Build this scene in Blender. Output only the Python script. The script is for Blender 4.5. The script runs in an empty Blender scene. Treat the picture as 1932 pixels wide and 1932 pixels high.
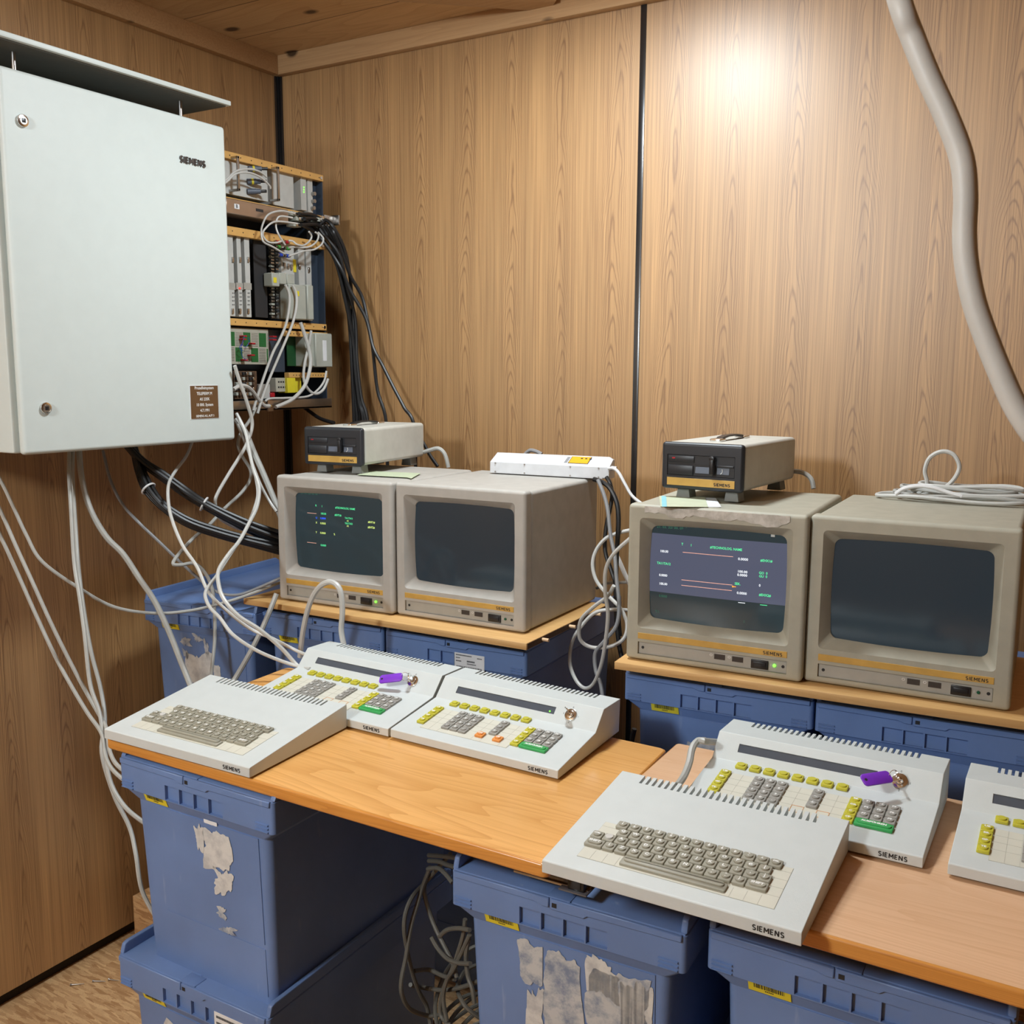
import bpy, bmesh, math, random
from mathutils import Vector, Matrix
random.seed(7)
S = bpy.context.scene
COL = S.collection
R = math.radians
# ------------------------------------------------------------------ camera
F_PX = 1861.67
PITCH, YAW, ROLL = R(8.1024), R(-30.8097), R(0.2447)
CAM = Vector((2.48, -2.6034, 1.75))
fw = Vector((math.sin(YAW)*math.cos(PITCH), math.cos(YAW)*math.cos(PITCH), -math.sin(PITCH)))
rt = Vector((math.cos(YAW), -math.sin(YAW), 0)); up = rt.cross(fw)
rt, up = math.cos(ROLL)*rt+math.sin(ROLL)*up, -math.sin(ROLL)*rt+math.cos(ROLL)*up
cd = bpy.data.cameras.new('camera'); cd.sensor_width = 36; cd.lens = 36*F_PX/1932; cd.clip_start = .05; cd.dof.use_dof = True; cd.dof.focus_distance = 2.1; cd.dof.aperture_fstop = 26
cam = bpy.data.objects.new('camera', cd); COL.objects.link(cam)
cam.matrix_world = Matrix(((rt.x, up.x, -fw.x, CAM.x), (rt.y, up.y, -fw.y, CAM.y), (rt.z, up.z, -fw.z, CAM.z), (0, 0, 0, 1)))
S.camera = cam

def at(u, v, ax, val):
    """the point of the room seen at a pixel of the photograph, on the plane axis = val"""
    d = fw+rt*((u-966)/F_PX)-up*((v-966)/F_PX)
    return CAM+d*((val-CAM[ax])/d[ax])

# ------------------------------------------------------------------ materials
def nt(name):
    m = bpy.data.materials.new(name); m.use_nodes = True
    t = m.node_tree; b = t.nodes['Principled BSDF']
    return m, t, b
def nd(t, typ, **kw):
    n = t.nodes.new(typ)
    for k, v in kw.items():
        if k in n.inputs: n.inputs[k].default_value = v
        else: setattr(n, k, v)
    return n
def ln(t, a, b): t.links.new(a, b)
def math_(t, op, a, b=None, c=None):
    n = t.nodes.new('ShaderNodeMath'); n.operation = op
    for i, x in enumerate((a, b, c)):
        if x is None: continue
        if isinstance(x, (int, float)): n.inputs[i].default_value = x
        else: ln(t, x, n.inputs[i])
    return n.outputs[0]
def mix(t, f, a, b):
    n = t.nodes.new('ShaderNodeMix'); n.data_type = 'RGBA'
    if isinstance(f, (int, float)): n.inputs[0].default_value = f
    else: ln(t, f, n.inputs[0])
    for i, x in ((6, a), (7, b)):
        if isinstance(x, tuple): n.inputs[i].default_value = (*x, 1)
        else: ln(t, x, n.inputs[i])
    return n.outputs[2]
def ramp(t, f, lo, hi):
    n = t.nodes.new('ShaderNodeMapRange'); ln(t, f, n.inputs[0])
    n.inputs[1].default_value = lo; n.inputs[2].default_value = hi
    return n.outputs[0]

def plain(name, col, rough=.5, metal=0., var=.06, scale=30, bump=0., coat=0., spec=.5):
    m, t, b = nt(name)
    tc = t.nodes.new('ShaderNodeTexCoord')
    n = nd(t, 'ShaderNodeTexNoise', Scale=scale, Detail=4.); ln(t, tc.outputs['Object'], n.inputs['Vector'])
    f = ramp(t, n.outputs[0], .3, .7)
    c = mix(t, f, tuple(x*(1-var) for x in col), tuple(min(1, x*(1+var)) for x in col))
    ln(t, c, b.inputs['Base Color'])
    b.inputs['Roughness'].default_value = rough; b.inputs['Metallic'].default_value = metal
    b.inputs['Specular IOR Level'].default_value = spec
    if coat: b.inputs['Coat Weight'].default_value = coat; b.inputs['Coat Roughness'].default_value = .1
    if bump:
        n2 = nd(t, 'ShaderNodeTexNoise', Scale=900., Detail=2.); ln(t, tc.outputs['Object'], n2.inputs['Vector'])
        bp = nd(t, 'ShaderNodeBump', Strength=bump, Distance=.0006); ln(t, n2.outputs[0], bp.inputs['Height']); ln(t, bp.outputs[0], b.inputs['Normal'])
    return m
def glow(name, col, st):
    m, t, b = nt(name)
    b.inputs['Base Color'].default_value = (*[x*.2 for x in col], 1); b.inputs['Roughness'].default_value = .3
    b.inputs['Emission Color'].default_value = (*col, 1); b.inputs['Emission Strength'].default_value = st
    return m

def laminate(name, light, dark, seed=0.):
    """printed oak: columns of tall nested arches between fine straight grain"""
    m, t, b = nt(name)
    g = t.nodes.new('ShaderNodeNewGeometry'); s = t.nodes.new('ShaderNodeSeparateXYZ'); ln(t, g.outputs['Position'], s.inputs[0])
    u = math_(t, 'ADD', s.outputs[0], math_(t, 'MULTIPLY', s.outputs[1], 1.0)); z = s.outputs[2]
    def tex(ku, kz, det, sd, uu=None):
        c = t.nodes.new('ShaderNodeCombineXYZ')
        ln(t, math_(t, 'MULTIPLY', uu or u, ku), c.inputs[0]); ln(t, math_(t, 'MULTIPLY', z, kz), c.inputs[2]); c.inputs[1].default_value = sd+seed
        n = nd(t, 'ShaderNodeTexNoise', Scale=1., Detail=det); ln(t, c.outputs[0], n.inputs['Vector']); return n.outputs[0]
    wob = math_(t, 'MULTIPLY', math_(t, 'SUBTRACT', tex(3., 2.2, 3., 31.), .5), .075)
    uw = math_(t, 'DIVIDE', math_(t, 'ADD', u, wob), .168)
    cell = math_(t, 'FLOOR', uw); du = math_(t, 'SUBTRACT', math_(t, 'FRACT', uw), .5)
    wn_ = t.nodes.new('ShaderNodeTexWhiteNoise'); wn_.noise_dimensions = '1D'; ln(t, cell, wn_.inputs['W'])
    rnd = wn_.outputs['Value']
    ad = math_(t, 'ABSOLUTE', du)
    v = math_(t, 'ADD', math_(t, 'MULTIPLY', z, 11.), math_(t, 'MULTIPLY', math_(t, 'POWER', ad, 1.7), 62.))
    v = math_(t, 'ADD', v, math_(t, 'MULTIPLY', rnd, 17.))
    v = math_(t, 'ADD', v, math_(t, 'MULTIPLY', tex(3., 1.3, 2., 3.), 13.))
    v = math_(t, 'ADD', v, math_(t, 'MULTIPLY', tex(60., 14., 2., 6.), .5))
    tri = math_(t, 'ABSOLUTE', math_(t, 'MULTIPLY_ADD', math_(t, 'FRACT', v), 2., -1.))
    line = ramp(t, tri, .62, .98)
    fig = ramp(t, ad, .34, .16)
    fine = tex(300., 2.2, 2., 9.); fine2 = tex(140., 1.2, 2., 15.); med = tex(24., .35, 2., 13.)
    c1 = mix(t, ramp(t, med, .32, .68), light, tuple(x*.84 for x in light))
    c2 = mix(t, math_(t, 'MULTIPLY', math_(t, 'MULTIPLY', line, fig), .72), c1, dark)
    c3 = mix(t, math_(t, 'MULTIPLY', ramp(t, fine2, .50, .66), .34), c2, dark)
    c4 = mix(t, math_(t, 'MULTIPLY', ramp(t, fine, .48, .68), .48), c3, dark)
    c5 = mix(t, math_(t, 'MULTIPLY', ramp(t, tex(260., 1.8, 2., 21.), .55, .70), .40), c4, tuple(min(1, x*1.45) for x in light))
    ln(t, c5, b.inputs['Base Color'])
    b.inputs['Roughness'].default_value = .5; b.inputs['Specular IOR Level'].default_value = .5
    b.inputs['Coat Weight'].default_value = 1.; b.inputs['Coat Roughness'].default_value = .40
    bp = nd(t, 'ShaderNodeBump', Strength=.08, Distance=.0006); ln(t, fine, bp.inputs['Height']); ln(t, bp.outputs[0], b.inputs['Normal'])
    return m
def pine(name, light, dark, along=0, rough=.35, k=7., knots=0., lines=.55, coat=0., planks=0.):
    m, t, b = nt(name)
    g = t.nodes.new('ShaderNodeNewGeometry'); s = t.nodes.new('ShaderNodeSeparateXYZ'); ln(t, g.outputs['Position'], s.inputs[0])
    al = s.outputs[along]; ac = s.outputs[1-along]; z = s.outputs[2]
    if planks:
        pk = math_(t, 'DIVIDE', ac, planks); cell = math_(t, 'FLOOR', pk)
    def tex(ka, kc, det, sd, kz=None):
        c = t.nodes.new('ShaderNodeCombineXYZ')
        x = math_(t, 'MULTIPLY', al, ka)
        if planks: x = math_(t, 'ADD', x, math_(t, 'MULTIPLY', cell, 7.31))
        ln(t, x, c.inputs[0]); ln(t, math_(t, 'MULTIPLY', ac, kc), c.inputs[1])
        ln(t, math_(t, 'ADD', math_(t, 'MULTIPLY', z, kz or kc), sd), c.inputs[2])
        n = nd(t, 'ShaderNodeTexNoise', Scale=1., Detail=det); ln(t, c.outputs[0], n.inputs['Vector']); return n.outputs[0]
    a = tex(.9, k, 1.5, 0.)
    fr = math_(t, 'FRACT', math_(t, 'MULTIPLY', a, 17.)); line = math_(t, 'POWER', fr, 2.5)
    fine = tex(6., 190., 3., 5.)
    c1 = mix(t, ramp(t, tex(.7, 3., 2., 8.), .3, .7), light, tuple(x*.82 for x in light))
    c2 = mix(t, math_(t, 'MULTIPLY', line, lines), c1, dark)
    c3 = mix(t, math_(t, 'MULTIPLY', ramp(t, fine, .45, .8), .4), c2, dark)
    if knots:
        c = t.nodes.new('ShaderNodeCombineXYZ')
        ln(t, math_(t, 'MULTIPLY', al, .62), c.inputs[0]); ln(t, ac, c.inputs[1]); ln(t, z, c.inputs[2])
        vo = nd(t, 'ShaderNodeTexVoronoi', Scale=7.); ln(t, c.outputs[0], vo.inputs['Vector'])
        kf = ramp(t, vo.outputs['Distance'], knots, knots*.55)
        c3 = mix(t, kf, c3, tuple(x*.22 for x in dark))
    if planks:
        f = math_(t, 'FRACT', pk); e = math_(t, 'MINIMUM', f, math_(t, 'SUBTRACT', 1., f))
        c3 = mix(t, ramp(t, e, .012, .004), c3, tuple(x*.3 for x in dark))
    ln(t, c3, b.inputs['Base Color']); b.inputs['Roughness'].default_value = rough
    if coat: b.inputs['Coat Weight'].default_value = coat; b.inputs['Coat Roughness'].default_value = .12
    return m
def osb(name):
    m, t, b = nt(name)
    g = t.nodes.new('ShaderNodeNewGeometry')
    cols = None
    for i, (rot, sx, sy) in enumerate(((.4, 20, 130), (-.7, 26, 150), (1.3, 22, 120))):
        mp = nd(t, 'ShaderNodeMapping'); mp.inputs['Rotation'].default_value = (.5*i+.2, .3, rot); mp.inputs['Scale'].default_value = (sx, sy, sy)
        ln(t, g.outputs['Position'], mp.inputs['Vector'])
        vo = nd(t, 'ShaderNodeTexVoronoi', Scale=1.); ln(t, mp.outputs[0], vo.inputs['Vector'])
        sc = t.nodes.new('ShaderNodeSeparateColor'); ln(t, vo.outputs['Color'], sc.inputs[0])
        cc = mix(t, sc.outputs[0], (.62, .40, .20), (.36, .19, .075))
        cols = cc if cols is None else mix(t, math_(t, 'GREATER_THAN', sc.outputs[1], .5), cols, cc)
    n = nd(t, 'ShaderNodeTexNoise', Scale=240., Detail=3.); ln(t, g.outputs['Position'], n.inputs['Vector'])
    cols = mix(t, math_(t, 'MULTIPLY', ramp(t, n.outputs[0], .55, .75), .5), cols, (.20, .10, .04))
    ln(t, cols, b.inputs['Base Color']); b.inputs['Roughness'].default_value = .75
    return m
def crate_mat(name, col):
    m, t, b = nt(name)
    tc = t.nodes.new('ShaderNodeTexCoord')
    n = nd(t, 'ShaderNodeTexNoise', Scale=5., Detail=5.); ln(t, tc.outputs['Object'], n.inputs['Vector'])
    mp = nd(t, 'ShaderNodeMapping'); mp.inputs['Scale'].default_value = (38, 38, 6); ln(t, tc.outputs['Object'], mp.inputs['Vector'])
    n2 = nd(t, 'ShaderNodeTexNoise', Scale=1., Detail=4.); ln(t, mp.outputs[0], n2.inputs['Vector'])
    c = mix(t, ramp(t, n.outputs[0], .35, .7), tuple(x*.9 for x in col), tuple(x*1.12 for x in col))
    c = mix(t, math_(t, 'MULTIPLY', ramp(t, n2.outputs[0], .68, .80), .45), c, (.42, .48, .60))
    ln(t, c, b.inputs['Base Color']); b.inputs['Roughness'].default_value = .42
    return m
def paper_torn(name, c0=(.50, .515, .52), c1=(.19, .235, .33)):
    m, t, b = nt(name)
    tc = t.nodes.new('ShaderNodeTexCoord')
    n = nd(t, 'ShaderNodeTexNoise', Scale=28., Detail=8., Roughness=.7); ln(t, tc.outputs['Object'], n.inputs['Vector'])
    ln(t, mix(t, ramp(t, n.outputs[0], .42, .62), c0, c1), b.inputs['Base Color']); b.inputs['Roughness'].default_value = .8
    return m

M = dict(
 wall=laminate('oak_laminate', (.45, .252, .100), (.180, .080, .027)),
 ceil=pine('ceiling_pine', (.64, .40, .19), (.38, .20, .085), along=0, rough=.6, k=5., knots=.15, lines=.35, planks=.21),
 batten=pine('batten_pine', (.56, .34, .165), (.34, .18, .075), along=0, rough=.6, k=14., knots=.13, lines=.3),
 floor=osb('osb'),
 table=pine('varnished_pine', (.86, .46, .15), (.56, .24, .05), along=0, rough=.3, k=9., lines=.5, coat=.35),
 table2=pine('pale_varnished_pine', (.80, .50, .30), (.58, .31, .15), along=0, rough=.38, k=9., lines=.35, coat=.2),
 edge=pine('varnished_edge', (.66, .29, .06), (.42, .15, .025), along=0, rough=.3, k=30., lines=.5, coat=.3),
 board=pine('glued_board', (.74, .45, .18), (.50, .26, .08), along=0, rough=.45, k=16., lines=.4),
 endgrain=plain('end_grain', (.10, .050, .022), .7, var=.3, scale=120),
 dowel=plain('dowel', (.72, .50, .30), .7),
 black=plain('black_plastic', (.012, .012, .014), .35), blackmat=plain('black_matt', (.02, .02, .022), .7),
 strip=plain('black_profile', (.012, .012, .013), .22, spec=.8),
 gap=plain('shadow_gap', (.03, .025, .02), .9),
 crate=crate_mat('blue_crate', (.135, .222, .445)),
 paper=paper_torn('torn_paper'), paperw=paper_torn('torn_paper_white', (.62, .625, .61), (.44, .45, .46)),
 residue=paper_torn('tape_residue', (.62, .60, .56), (.40, .38, .34)),
 white=plain('white_label', (.72, .74, .76), .6), yellow=plain('yellow_label', (.72, .62, .03), .5), ink=plain('ink', (.015, .015, .017), .6),
 mon=plain('monitor_beige', (.43, .41, .375), .55, bump=.25), mon2=plain('monitor_olive', (.385, .368, .295), .55, bump=.25),
 monpanel=plain('monitor_panel', (.37, .36, .325), .5),
 gold=plain('gold_strip', (.56, .335, .075), .45, var=.1),
 glass=plain('screen_glass', (.012, .020, .026), .12, spec=.6, var=.1, scale=4),
 lcd=plain('display_window', (.075, .092, .118), .08, spec=.9),
 house=plain('light_grey_plastic', (.565, .60, .595), .5, bump=.3, var=.02),
 cream=plain('cream_panel', (.60, .585, .50), .6, var=.03), creamline=plain('cream_line', (.38, .37, .32), .6), orline=plain('orange_line', (.62, .27, .08), .6),
 slot=plain('slot_dark', (.05, .04, .035), .8),
 kgrey=plain('key_olive_grey', (.30, .285, .225), .5), pgrey=plain('key_grey', (.30, .29, .265), .5),
 kclear=plain('key_clear', (.58, .58, .56), .25), kyel=plain('key_yellow', (.50, .46, .035), .45), kgreen=plain('key_green', (.035, .34, .085), .45), kor=plain('key_orange', (.72, .27, .06), .45),
 legend=plain('legend_white', (.85, .85, .83), .5),
 chrome=plain('chrome', (.72, .71, .69), .15, 1.), steel=plain('steel', (.42, .40, .38), .32, 1.), alu=plain('aluminium', (.45, .38, .33), .35, 1.),
 purple=plain('purple_tag', (.20, .035, .55), .35),
 cab=plain('cabinet_paint', (.60, .66, .64), .45, var=.015, bump=.15),
 cabdark=plain('cabinet_dark', (.10, .10, .085), .6),
 brown=plain('brown_plate', (.13, .065, .025), .45),
 rail=plain('gold_rail', (.66, .38, .12), .35), navy=plain('navy_steel', (.035, .05, .075), .5), dark=plain('rack_dark', (.022, .024, .026), .6),
 modg=plain('module_grey', (.50, .51, .49), .5), modb=plain('connector_beige', (.40, .42, .37), .55), pcb=plain('pcb_green', (.01, .07, .02), .5), green=plain('patch_green', (.02, .16, .04), .5),
 patchw=plain('patch_ivory', (.42, .41, .34), .6), redp=plain('red_plastic', (.40, .01, .02), .4), bluep=plain('blue_plastic', (.01, .05, .42), .4), greenp=plain('green_plastic', (.04, .30, .05), .4),
 relay=plain('relay_brown', (.10, .055, .03), .6, var=.5, scale=90), plug=plain('plug_slate', (.10, .12, .16), .45),
 cg=plain('cable_grey', (.39, .39, .365), .45), cg2=plain('cable_light', (.52, .52, .495), .4), cd=plain('cable_darkgrey', (.145, .137, .115), .5), cb=plain('cable_black', (.010, .010, .011), .42, spec=.5),
 cw=plain('cable_white', (.66, .66, .66), .4), cm=plain('cable_midgrey', (.24, .245, .255), .45),
 strip_w=plain('socket_white', (.62, .63, .65), .35), orange=plain('orange_label', (.85, .40, .01), .5),
 floppy=plain('floppy_shell', (.52, .51, .46), .5, bump=.2), flback=plain('floppy_black', (.020, .022, .027), .4), foot=plain('grey_foot', (.20, .21, .20), .6),
 badge=plain('badge', (.12, .11, .11), .35, .6), cbig=plain('cable_thick_grey', (.46, .455, .43), .5), wheel=plain('wheel', (.085, .085, .075), .5), card=plain('green_card', (.46, .52, .36), .7), card2=plain('cream_card', (.50, .53, .38), .7), cyan=plain('cyan_print', (.25, .55, .62), .6),
 clear=plain('clear_plastic', (.10, .10, .11), .12, spec=.8), lampw=plain('lamp_housing', (.8, .8, .8), .5),
 ledg=glow('led_green', (.15, 1., .05), 3.), ledoff=plain('led_off', (.01, .10, .05), .2), ledr=glow('led_red', (1., .05, .04), 2.),
 tg=glow('glyph_green', (.10, .85, .35), 1.1), tg2=glow('glyph_dim', (.05, .22, .14), .45), ty=glow('glyph_yellow', (.75, .95, .25), 1.), tw=glow('glyph_white', (.9, .95, 1.), 1.1), tb=glow('glyph_blue', (.03, .12, 1.), 1.3), tr=glow('glyph_rose', (.95, .48, .36), .9), to=glow('glyph_orange', (1., .42, .05), 1.),
)
def scr(name, col, em):
    m, t, b = nt(name)
    b.inputs['Base Color'].default_value = (.015, .02, .026, 1); b.inputs['Roughness'].default_value = .12
    b.inputs['Emission Color'].default_value = (*col, 1); b.inputs['Emission Strength'].default_value = em
    return m
M['scan'] = scr('screen_scan', (.085, .095, .15), .95)
M['lit'] = scr('screen_lit', (.022, .05, .06), .5)
M['blank_glow'] = scr('screen_blank_glow', (.020, .036, .048), .5)  # blank screens get a faint added glow of their own

# ------------------------------------------------------------------ mesh builder
TEXTS = {}
def text_mesh(s, size, bold, align='CENTER'):
    k = (s, round(size, 5), bold, align)
    if k not in TEXTS:
        c = bpy.data.curves.new('t', 'FONT'); c.body = s; c.size = size; c.align_x = align; c.align_y = 'CENTER'; c.offset = bold; c.resolution_u = 2
        o = bpy.data.objects.new('t', c); COL.objects.link(o)
        bpy.context.view_layer.update()
        me = bpy.data.meshes.new_from_object(o.evaluated_get(bpy.context.evaluated_depsgraph_get()))
        bpy.data.objects.remove(o); TEXTS[k] = me
    return TEXTS[k]
def frame(o, x, y):
    x = Vector(x).normalized(); y = Vector(y).normalized(); z = x.cross(y)
    return Matrix(((x.x, y.x, z.x, o[0]), (x.y, y.y, z.y, o[1]), (x.z, y.z, z.z, o[2]), (0, 0, 0, 1)))
class MB:
    def __init__(s): s.bm = bmesh.new(); s.M = Matrix(); s.mats = []; s.sm = True
    def mi(s, m):
        m = M[m] if isinstance(m, str) else m
        if m not in s.mats: s.mats.append(m)
        return s.mats.index(m)
    def merge(s, b, m):
        i = s.mi(m); b.transform(s.M)
        for f in b.faces: f.material_index = i
        me = bpy.data.meshes.new('x'); b.to_mesh(me); b.free(); s.bm.from_mesh(me); bpy.data.meshes.remove(me); return s
    def box(s, x0, x1, y0, y1, z0, z1, m, r=0., seg=2):
        b = bmesh.new(); bmesh.ops.create_cube(b, size=1)
        for v in b.verts: v.co = Vector((x0+(v.co.x+.5)*(x1-x0), y0+(v.co.y+.5)*(y1-y0), z0+(v.co.z+.5)*(z1-z0)))
        if x1 < x0: pass
        if r: bmesh.ops.bevel(b, geom=b.edges[:], offset=r, segments=seg, profile=.5, affect='EDGES', clamp_overlap=True)
        return s.merge(b, m)
    def loft(s, loops, m, cap=(True, True)):
        b = bmesh.new(); L = [[b.verts.new(p) for p in lp] for lp in loops]; n = len(L[0])
        for A, B in zip(L, L[1:]):
            for i in range(n): b.faces.new((A[i], A[(i+1) % n], B[(i+1) % n], B[i]))
        if cap[0]: b.faces.new(L[0][::-1])
        if cap[1]: b.faces.new(L[-1])
        bmesh.ops.recalc_face_normals(b, faces=b.faces[:]); return s.merge(b, m)
    def prism(s, pts, ax, a0, a1, m, r=0., seg=2):
        """polygon pts in the two other axes (in order), extruded along axis ax"""
        def P(p, a):
            q = list(p); q.insert(ax, a); return q
        b = bmesh.new(); A = [b.verts.new(P(p, a0)) for p in pts]; B = [b.verts.new(P(p, a1)) for p in pts]; n = len(pts)
        for i in range(n): b.faces.new((A[i], A[(i+1) % n], B[(i+1) % n], B[i]))
        b.faces.new(A[::-1]); b.faces.new(B); bmesh.ops.recalc_face_normals(b, faces=b.faces[:])
        if r: bmesh.ops.bevel(b, geom=b.edges[:], offset=r, segments=seg, profile=.5, affect='EDGES', clamp_overlap=True)
        return s.merge(b, m)
    def cyl(s, c, d, r, h, m, r2=None, n=20, bev=0., sx=1.):
        """cylinder from point c along direction d"""
        b = bmesh.new(); bmesh.ops.create_cone(b, cap_ends=True, segments=n, radius1=r, radius2=r if r2 is None else r2, depth=h)
        if bev: bmesh.ops.bevel(b, geom=[e for e in b.edges if all(len(f.verts) != 0 for f in e.link_faces) and any(len(f.verts) > 4 for f in e.link_faces)], offset=bev, segments=2, profile=.5, affect='EDGES')
        for v in b.verts: v.co.x *= sx
        q = Vector(d).normalized().to_track_quat('Z', 'Y').to_matrix().to_4x4()
        b.transform(Matrix.Translation(Vector(c)+Vector(d).normalized()*h/2) @ q); return s.merge(b, m)
    def tube(s, pts, r, m, n=8, sub=6, closed=False):
        P = [Vector(p) for p in pts]; Q = []
        k = len(P)
        if k > 2:
            for i in range(k-1 if not closed else k):
                a, b_, c, d = (P[(i-1) % k], P[i], P[(i+1) % k], P[(i+2) % k]) if closed else (P[max(i-1, 0)], P[i], P[i+1], P[min(i+2, k-1)])
                for j in range(sub):
                    t = j/sub
                    Q.append(.5*((2*b_)+(c-a)*t+(2*a-5*b_+4*c-d)*t*t+(3*b_-a-3*c+d)*t**3))
            if not closed: Q.append(P[-1])
        else: Q = P
        loops = []; nrm = None
        for i, q in enumerate(Q):
            a = Q[(i-1) % len(Q)] if closed or i else Q[0]; c = Q[(i+1) % len(Q)] if closed or i < len(Q)-1 else Q[-1]
            tg = (c-a).normalized()
            if nrm is None: nrm = tg.orthogonal().normalized()
            nrm = (nrm-tg*nrm.dot(tg)).normalized(); bn = tg.cross(nrm)
            loops.append([q+r*(math.cos(2*math.pi*j/n)*nrm+math.sin(2*math.pi*j/n)*bn) for j in range(n)])
        if closed: loops.append(loops[0])
        return s.loft(loops, m, (not closed, not closed))
    def text(s, txt, size, mat4, m, bold=0., align='CENTER', sx=1., d=.00015):
        b = bmesh.new(); b.from_mesh(text_mesh(txt, size, bold, align))
        for v in b.verts: v.co.x *= sx; v.co.z += d
        b.transform(mat4); return s.merge(b, m)
    def build(s, name, parent=None, scale=1., world=False, loc=None, smooth=True, ang=38):
        if scale != 1.: s.bm.transform(Matrix.Scale(scale, 4))
        off = Vector((0, 0, 0))
        if world and parent is not None: off = parent.location.copy()
        if loc is not None: off = Vector(loc)
        if off.length: s.bm.transform(Matrix.Translation(-off))
        me = bpy.data.meshes.new(name); s.bm.to_mesh(me); s.bm.free()
        for m in s.mats: me.materials.append(m)
        if smooth:
            me.polygons.foreach_set('use_smooth', [True]*len(me.polygons)); me.set_sharp_from_angle(angle=R(ang))
        o = bpy.data.objects.new(name, me); COL.objects.link(o)
        if loc is not None: o.location = loc
        if parent is not None:
            root = parent
            while root.parent is not None: root = root.parent
            o.parent = parent
            if parent.type == 'MESH' and loc is None and world is False: pass
        return o
def wordmark(mb, h, mat4, m, th=.2, sx=1.):
    """the seven letters S I E M E N S drawn as even strokes, centred"""
    arc = lambda cx_, cy_, rx_, ry_, a0, a1, n=7: [(cx_+rx_*math.cos(R(a0+(a1-a0)*q/n)), cy_+ry_*math.sin(R(a0+(a1-a0)*q/n))) for q in range(n+1)]
    Sg = [arc(.31, .735, .25, .225, 40, 250)+arc(.31, .265, .26, .225, 75, -140)]
    Eg = [[(.0, 0), (.0, 1)], [(0, .06), (.5, .06)], [(0, .5), (.44, .5)], [(0, .94), (.5, .94)]]
    G = {'S': (Sg, .62), 'I': ([[(.0, 0), (.0, 1)]], .0), 'E': (Eg, .5), 'M': ([[(0, 0), (0, 1)], [(0, .98), (.40, .30), (.80, .98)], [(.80, 1), (.80, 0)]], .80), 'N': ([[(0, 0), (0, 1)], [(0, .98), (.64, .02)], [(.64, 1), (.64, 0)]], .64)}
    x = 0; word = 'SIEMENS'; tot = sum(G[c][1] for c in word)+.36*6
    old = mb.M; mb.M = mat4 @ Matrix.Translation((0, 0, .00012))
    for c in word:
        for pl_ in G[c][0]:
            for k_, (a, e) in enumerate(zip(pl_, pl_[1:])):
                p, q = Vector(((x+a[0]-tot/2)*h*sx, (a[1]-.5)*h)), Vector(((x+e[0]-tot/2)*h*sx, (e[1]-.5)*h))
                dv = q-p; L_ = dv.length; dv /= L_; nv = Vector((-dv.y, dv.x))*h*th/2
                ex = h*th*.22 if len(pl_) > 3 else 0; p = p-dv*ex; q = q+dv*ex; zz = .00003*(k_ % 2)
                bb = bmesh.new(); bb.faces.new([bb.verts.new((w_.x, w_.y, zz)) for w_ in (p-nv, q-nv, q+nv, p+nv)]); mb.merge(bb, m)
        x += G[c][1]+.36
    mb.M = old
def cut(o, c):
    """boolean difference of object o and the shapes in builder c"""
    k = c.build('cutter', smooth=False); k.parent = o.parent
    md = o.modifiers.new('b', 'BOOLEAN'); md.operation = 'DIFFERENCE'; md.solver = 'EXACT'; md.object = k
    bpy.context.view_layer.update()
    me = bpy.data.meshes.new_from_object(o.evaluated_get(bpy.context.evaluated_depsgraph_get()))
    o.modifiers.clear(); old = o.data; o.data = me; me.name = o.name; bpy.data.meshes.remove(old)
    me.set_sharp_from_angle(angle=R(38)); bpy.data.objects.remove(k)
def wn(o):
    w = o.modifiers.new('normals', 'WEIGHTED_NORMAL'); w.keep_sharp = True; return o
def tag(o, label, cat, group=None):
    o['label'] = label; o['category'] = cat
    if group: o['group'] = group
    return o
def empty(name, loc, rz=0., ry=0., label=None, cat=None, group=None):
    o = bpy.data.objects.new(name, None); COL.objects.link(o); o.empty_display_size = .05
    o.location = loc; o.rotation_euler = (0, ry, rz)
    if label: tag(o, label, cat, group)
    return o
def dup(o, loc, rz, ry, label):
    def cp(a, par):
        c = a.copy(); COL.objects.link(c); c.parent = par
        for ch in a.children: cp(ch, c)
        return c
    r = cp(o, None); r.location = loc; r.rotation_euler = (0, ry, rz); r['label'] = label
    return r
def struct(mb, name):
    o = mb.build(name); o['kind'] = 'structure'; return o
FRONT = lambda x, z, y=0.: frame((x, y, z), (1, 0, 0), (0, 0, 1))   # text facing -Y

# ------------------------------------------------------------------ the room
XR, YF, ZC = 7.0, -6.5, 2.79
b = MB(); b.box(-.05, XR, .0, .05, 0, ZC+.05, 'wall'); struct(b, 'wall_back')
b = MB(); b.box(-.05, 0, YF, 0, .045, ZC+.05, 'wall'); struct(b, 'wall_left')
b = MB(); b.box(-.06, -.03, YF, 0, 0, .05, 'gap'); struct(b, 'gap_shade_left')  # dark strip standing in for the shade in the gap under the wall panel
b = MB(); b.box(XR, XR+.05, YF, .05, 0, ZC+.05, 'wall'); struct(b, 'wall_right')
b = MB(); b.box(-.05, XR+.05, YF-.05, YF, 0, ZC+.05, 'wall'); struct(b, 'wall_front')
b = MB(); b.box(-.06, XR, YF, .05, -.05, 0, 'floor'); struct(b, 'floor')
b = MB(); b.box(-.05, XR+.05, YF-.05, .05, ZC, ZC+.05, 'ceil'); struct(b, 'ceiling')
b = MB()                                              # black corner profile
b.box(0, .012, -.012, 0, .04, 2.729, 'strip'); b.box(.006, .020, -.006, 0, .04, 2.729, 'strip', .001); b.box(0, .006, -.020, -.006, .04, 2.729, 'strip', .001)
struct(b, 'trim_1')
b = MB(); b.box(1.3265, 1.3435, -.003, .0005, .0, 2.729, 'strip', .001); struct(b, 'trim_2')
b = MB(); b.box(0, XR, -.028, 0, 2.729, ZC, 'batten', .002); struct(b, 'trim_3')
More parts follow.
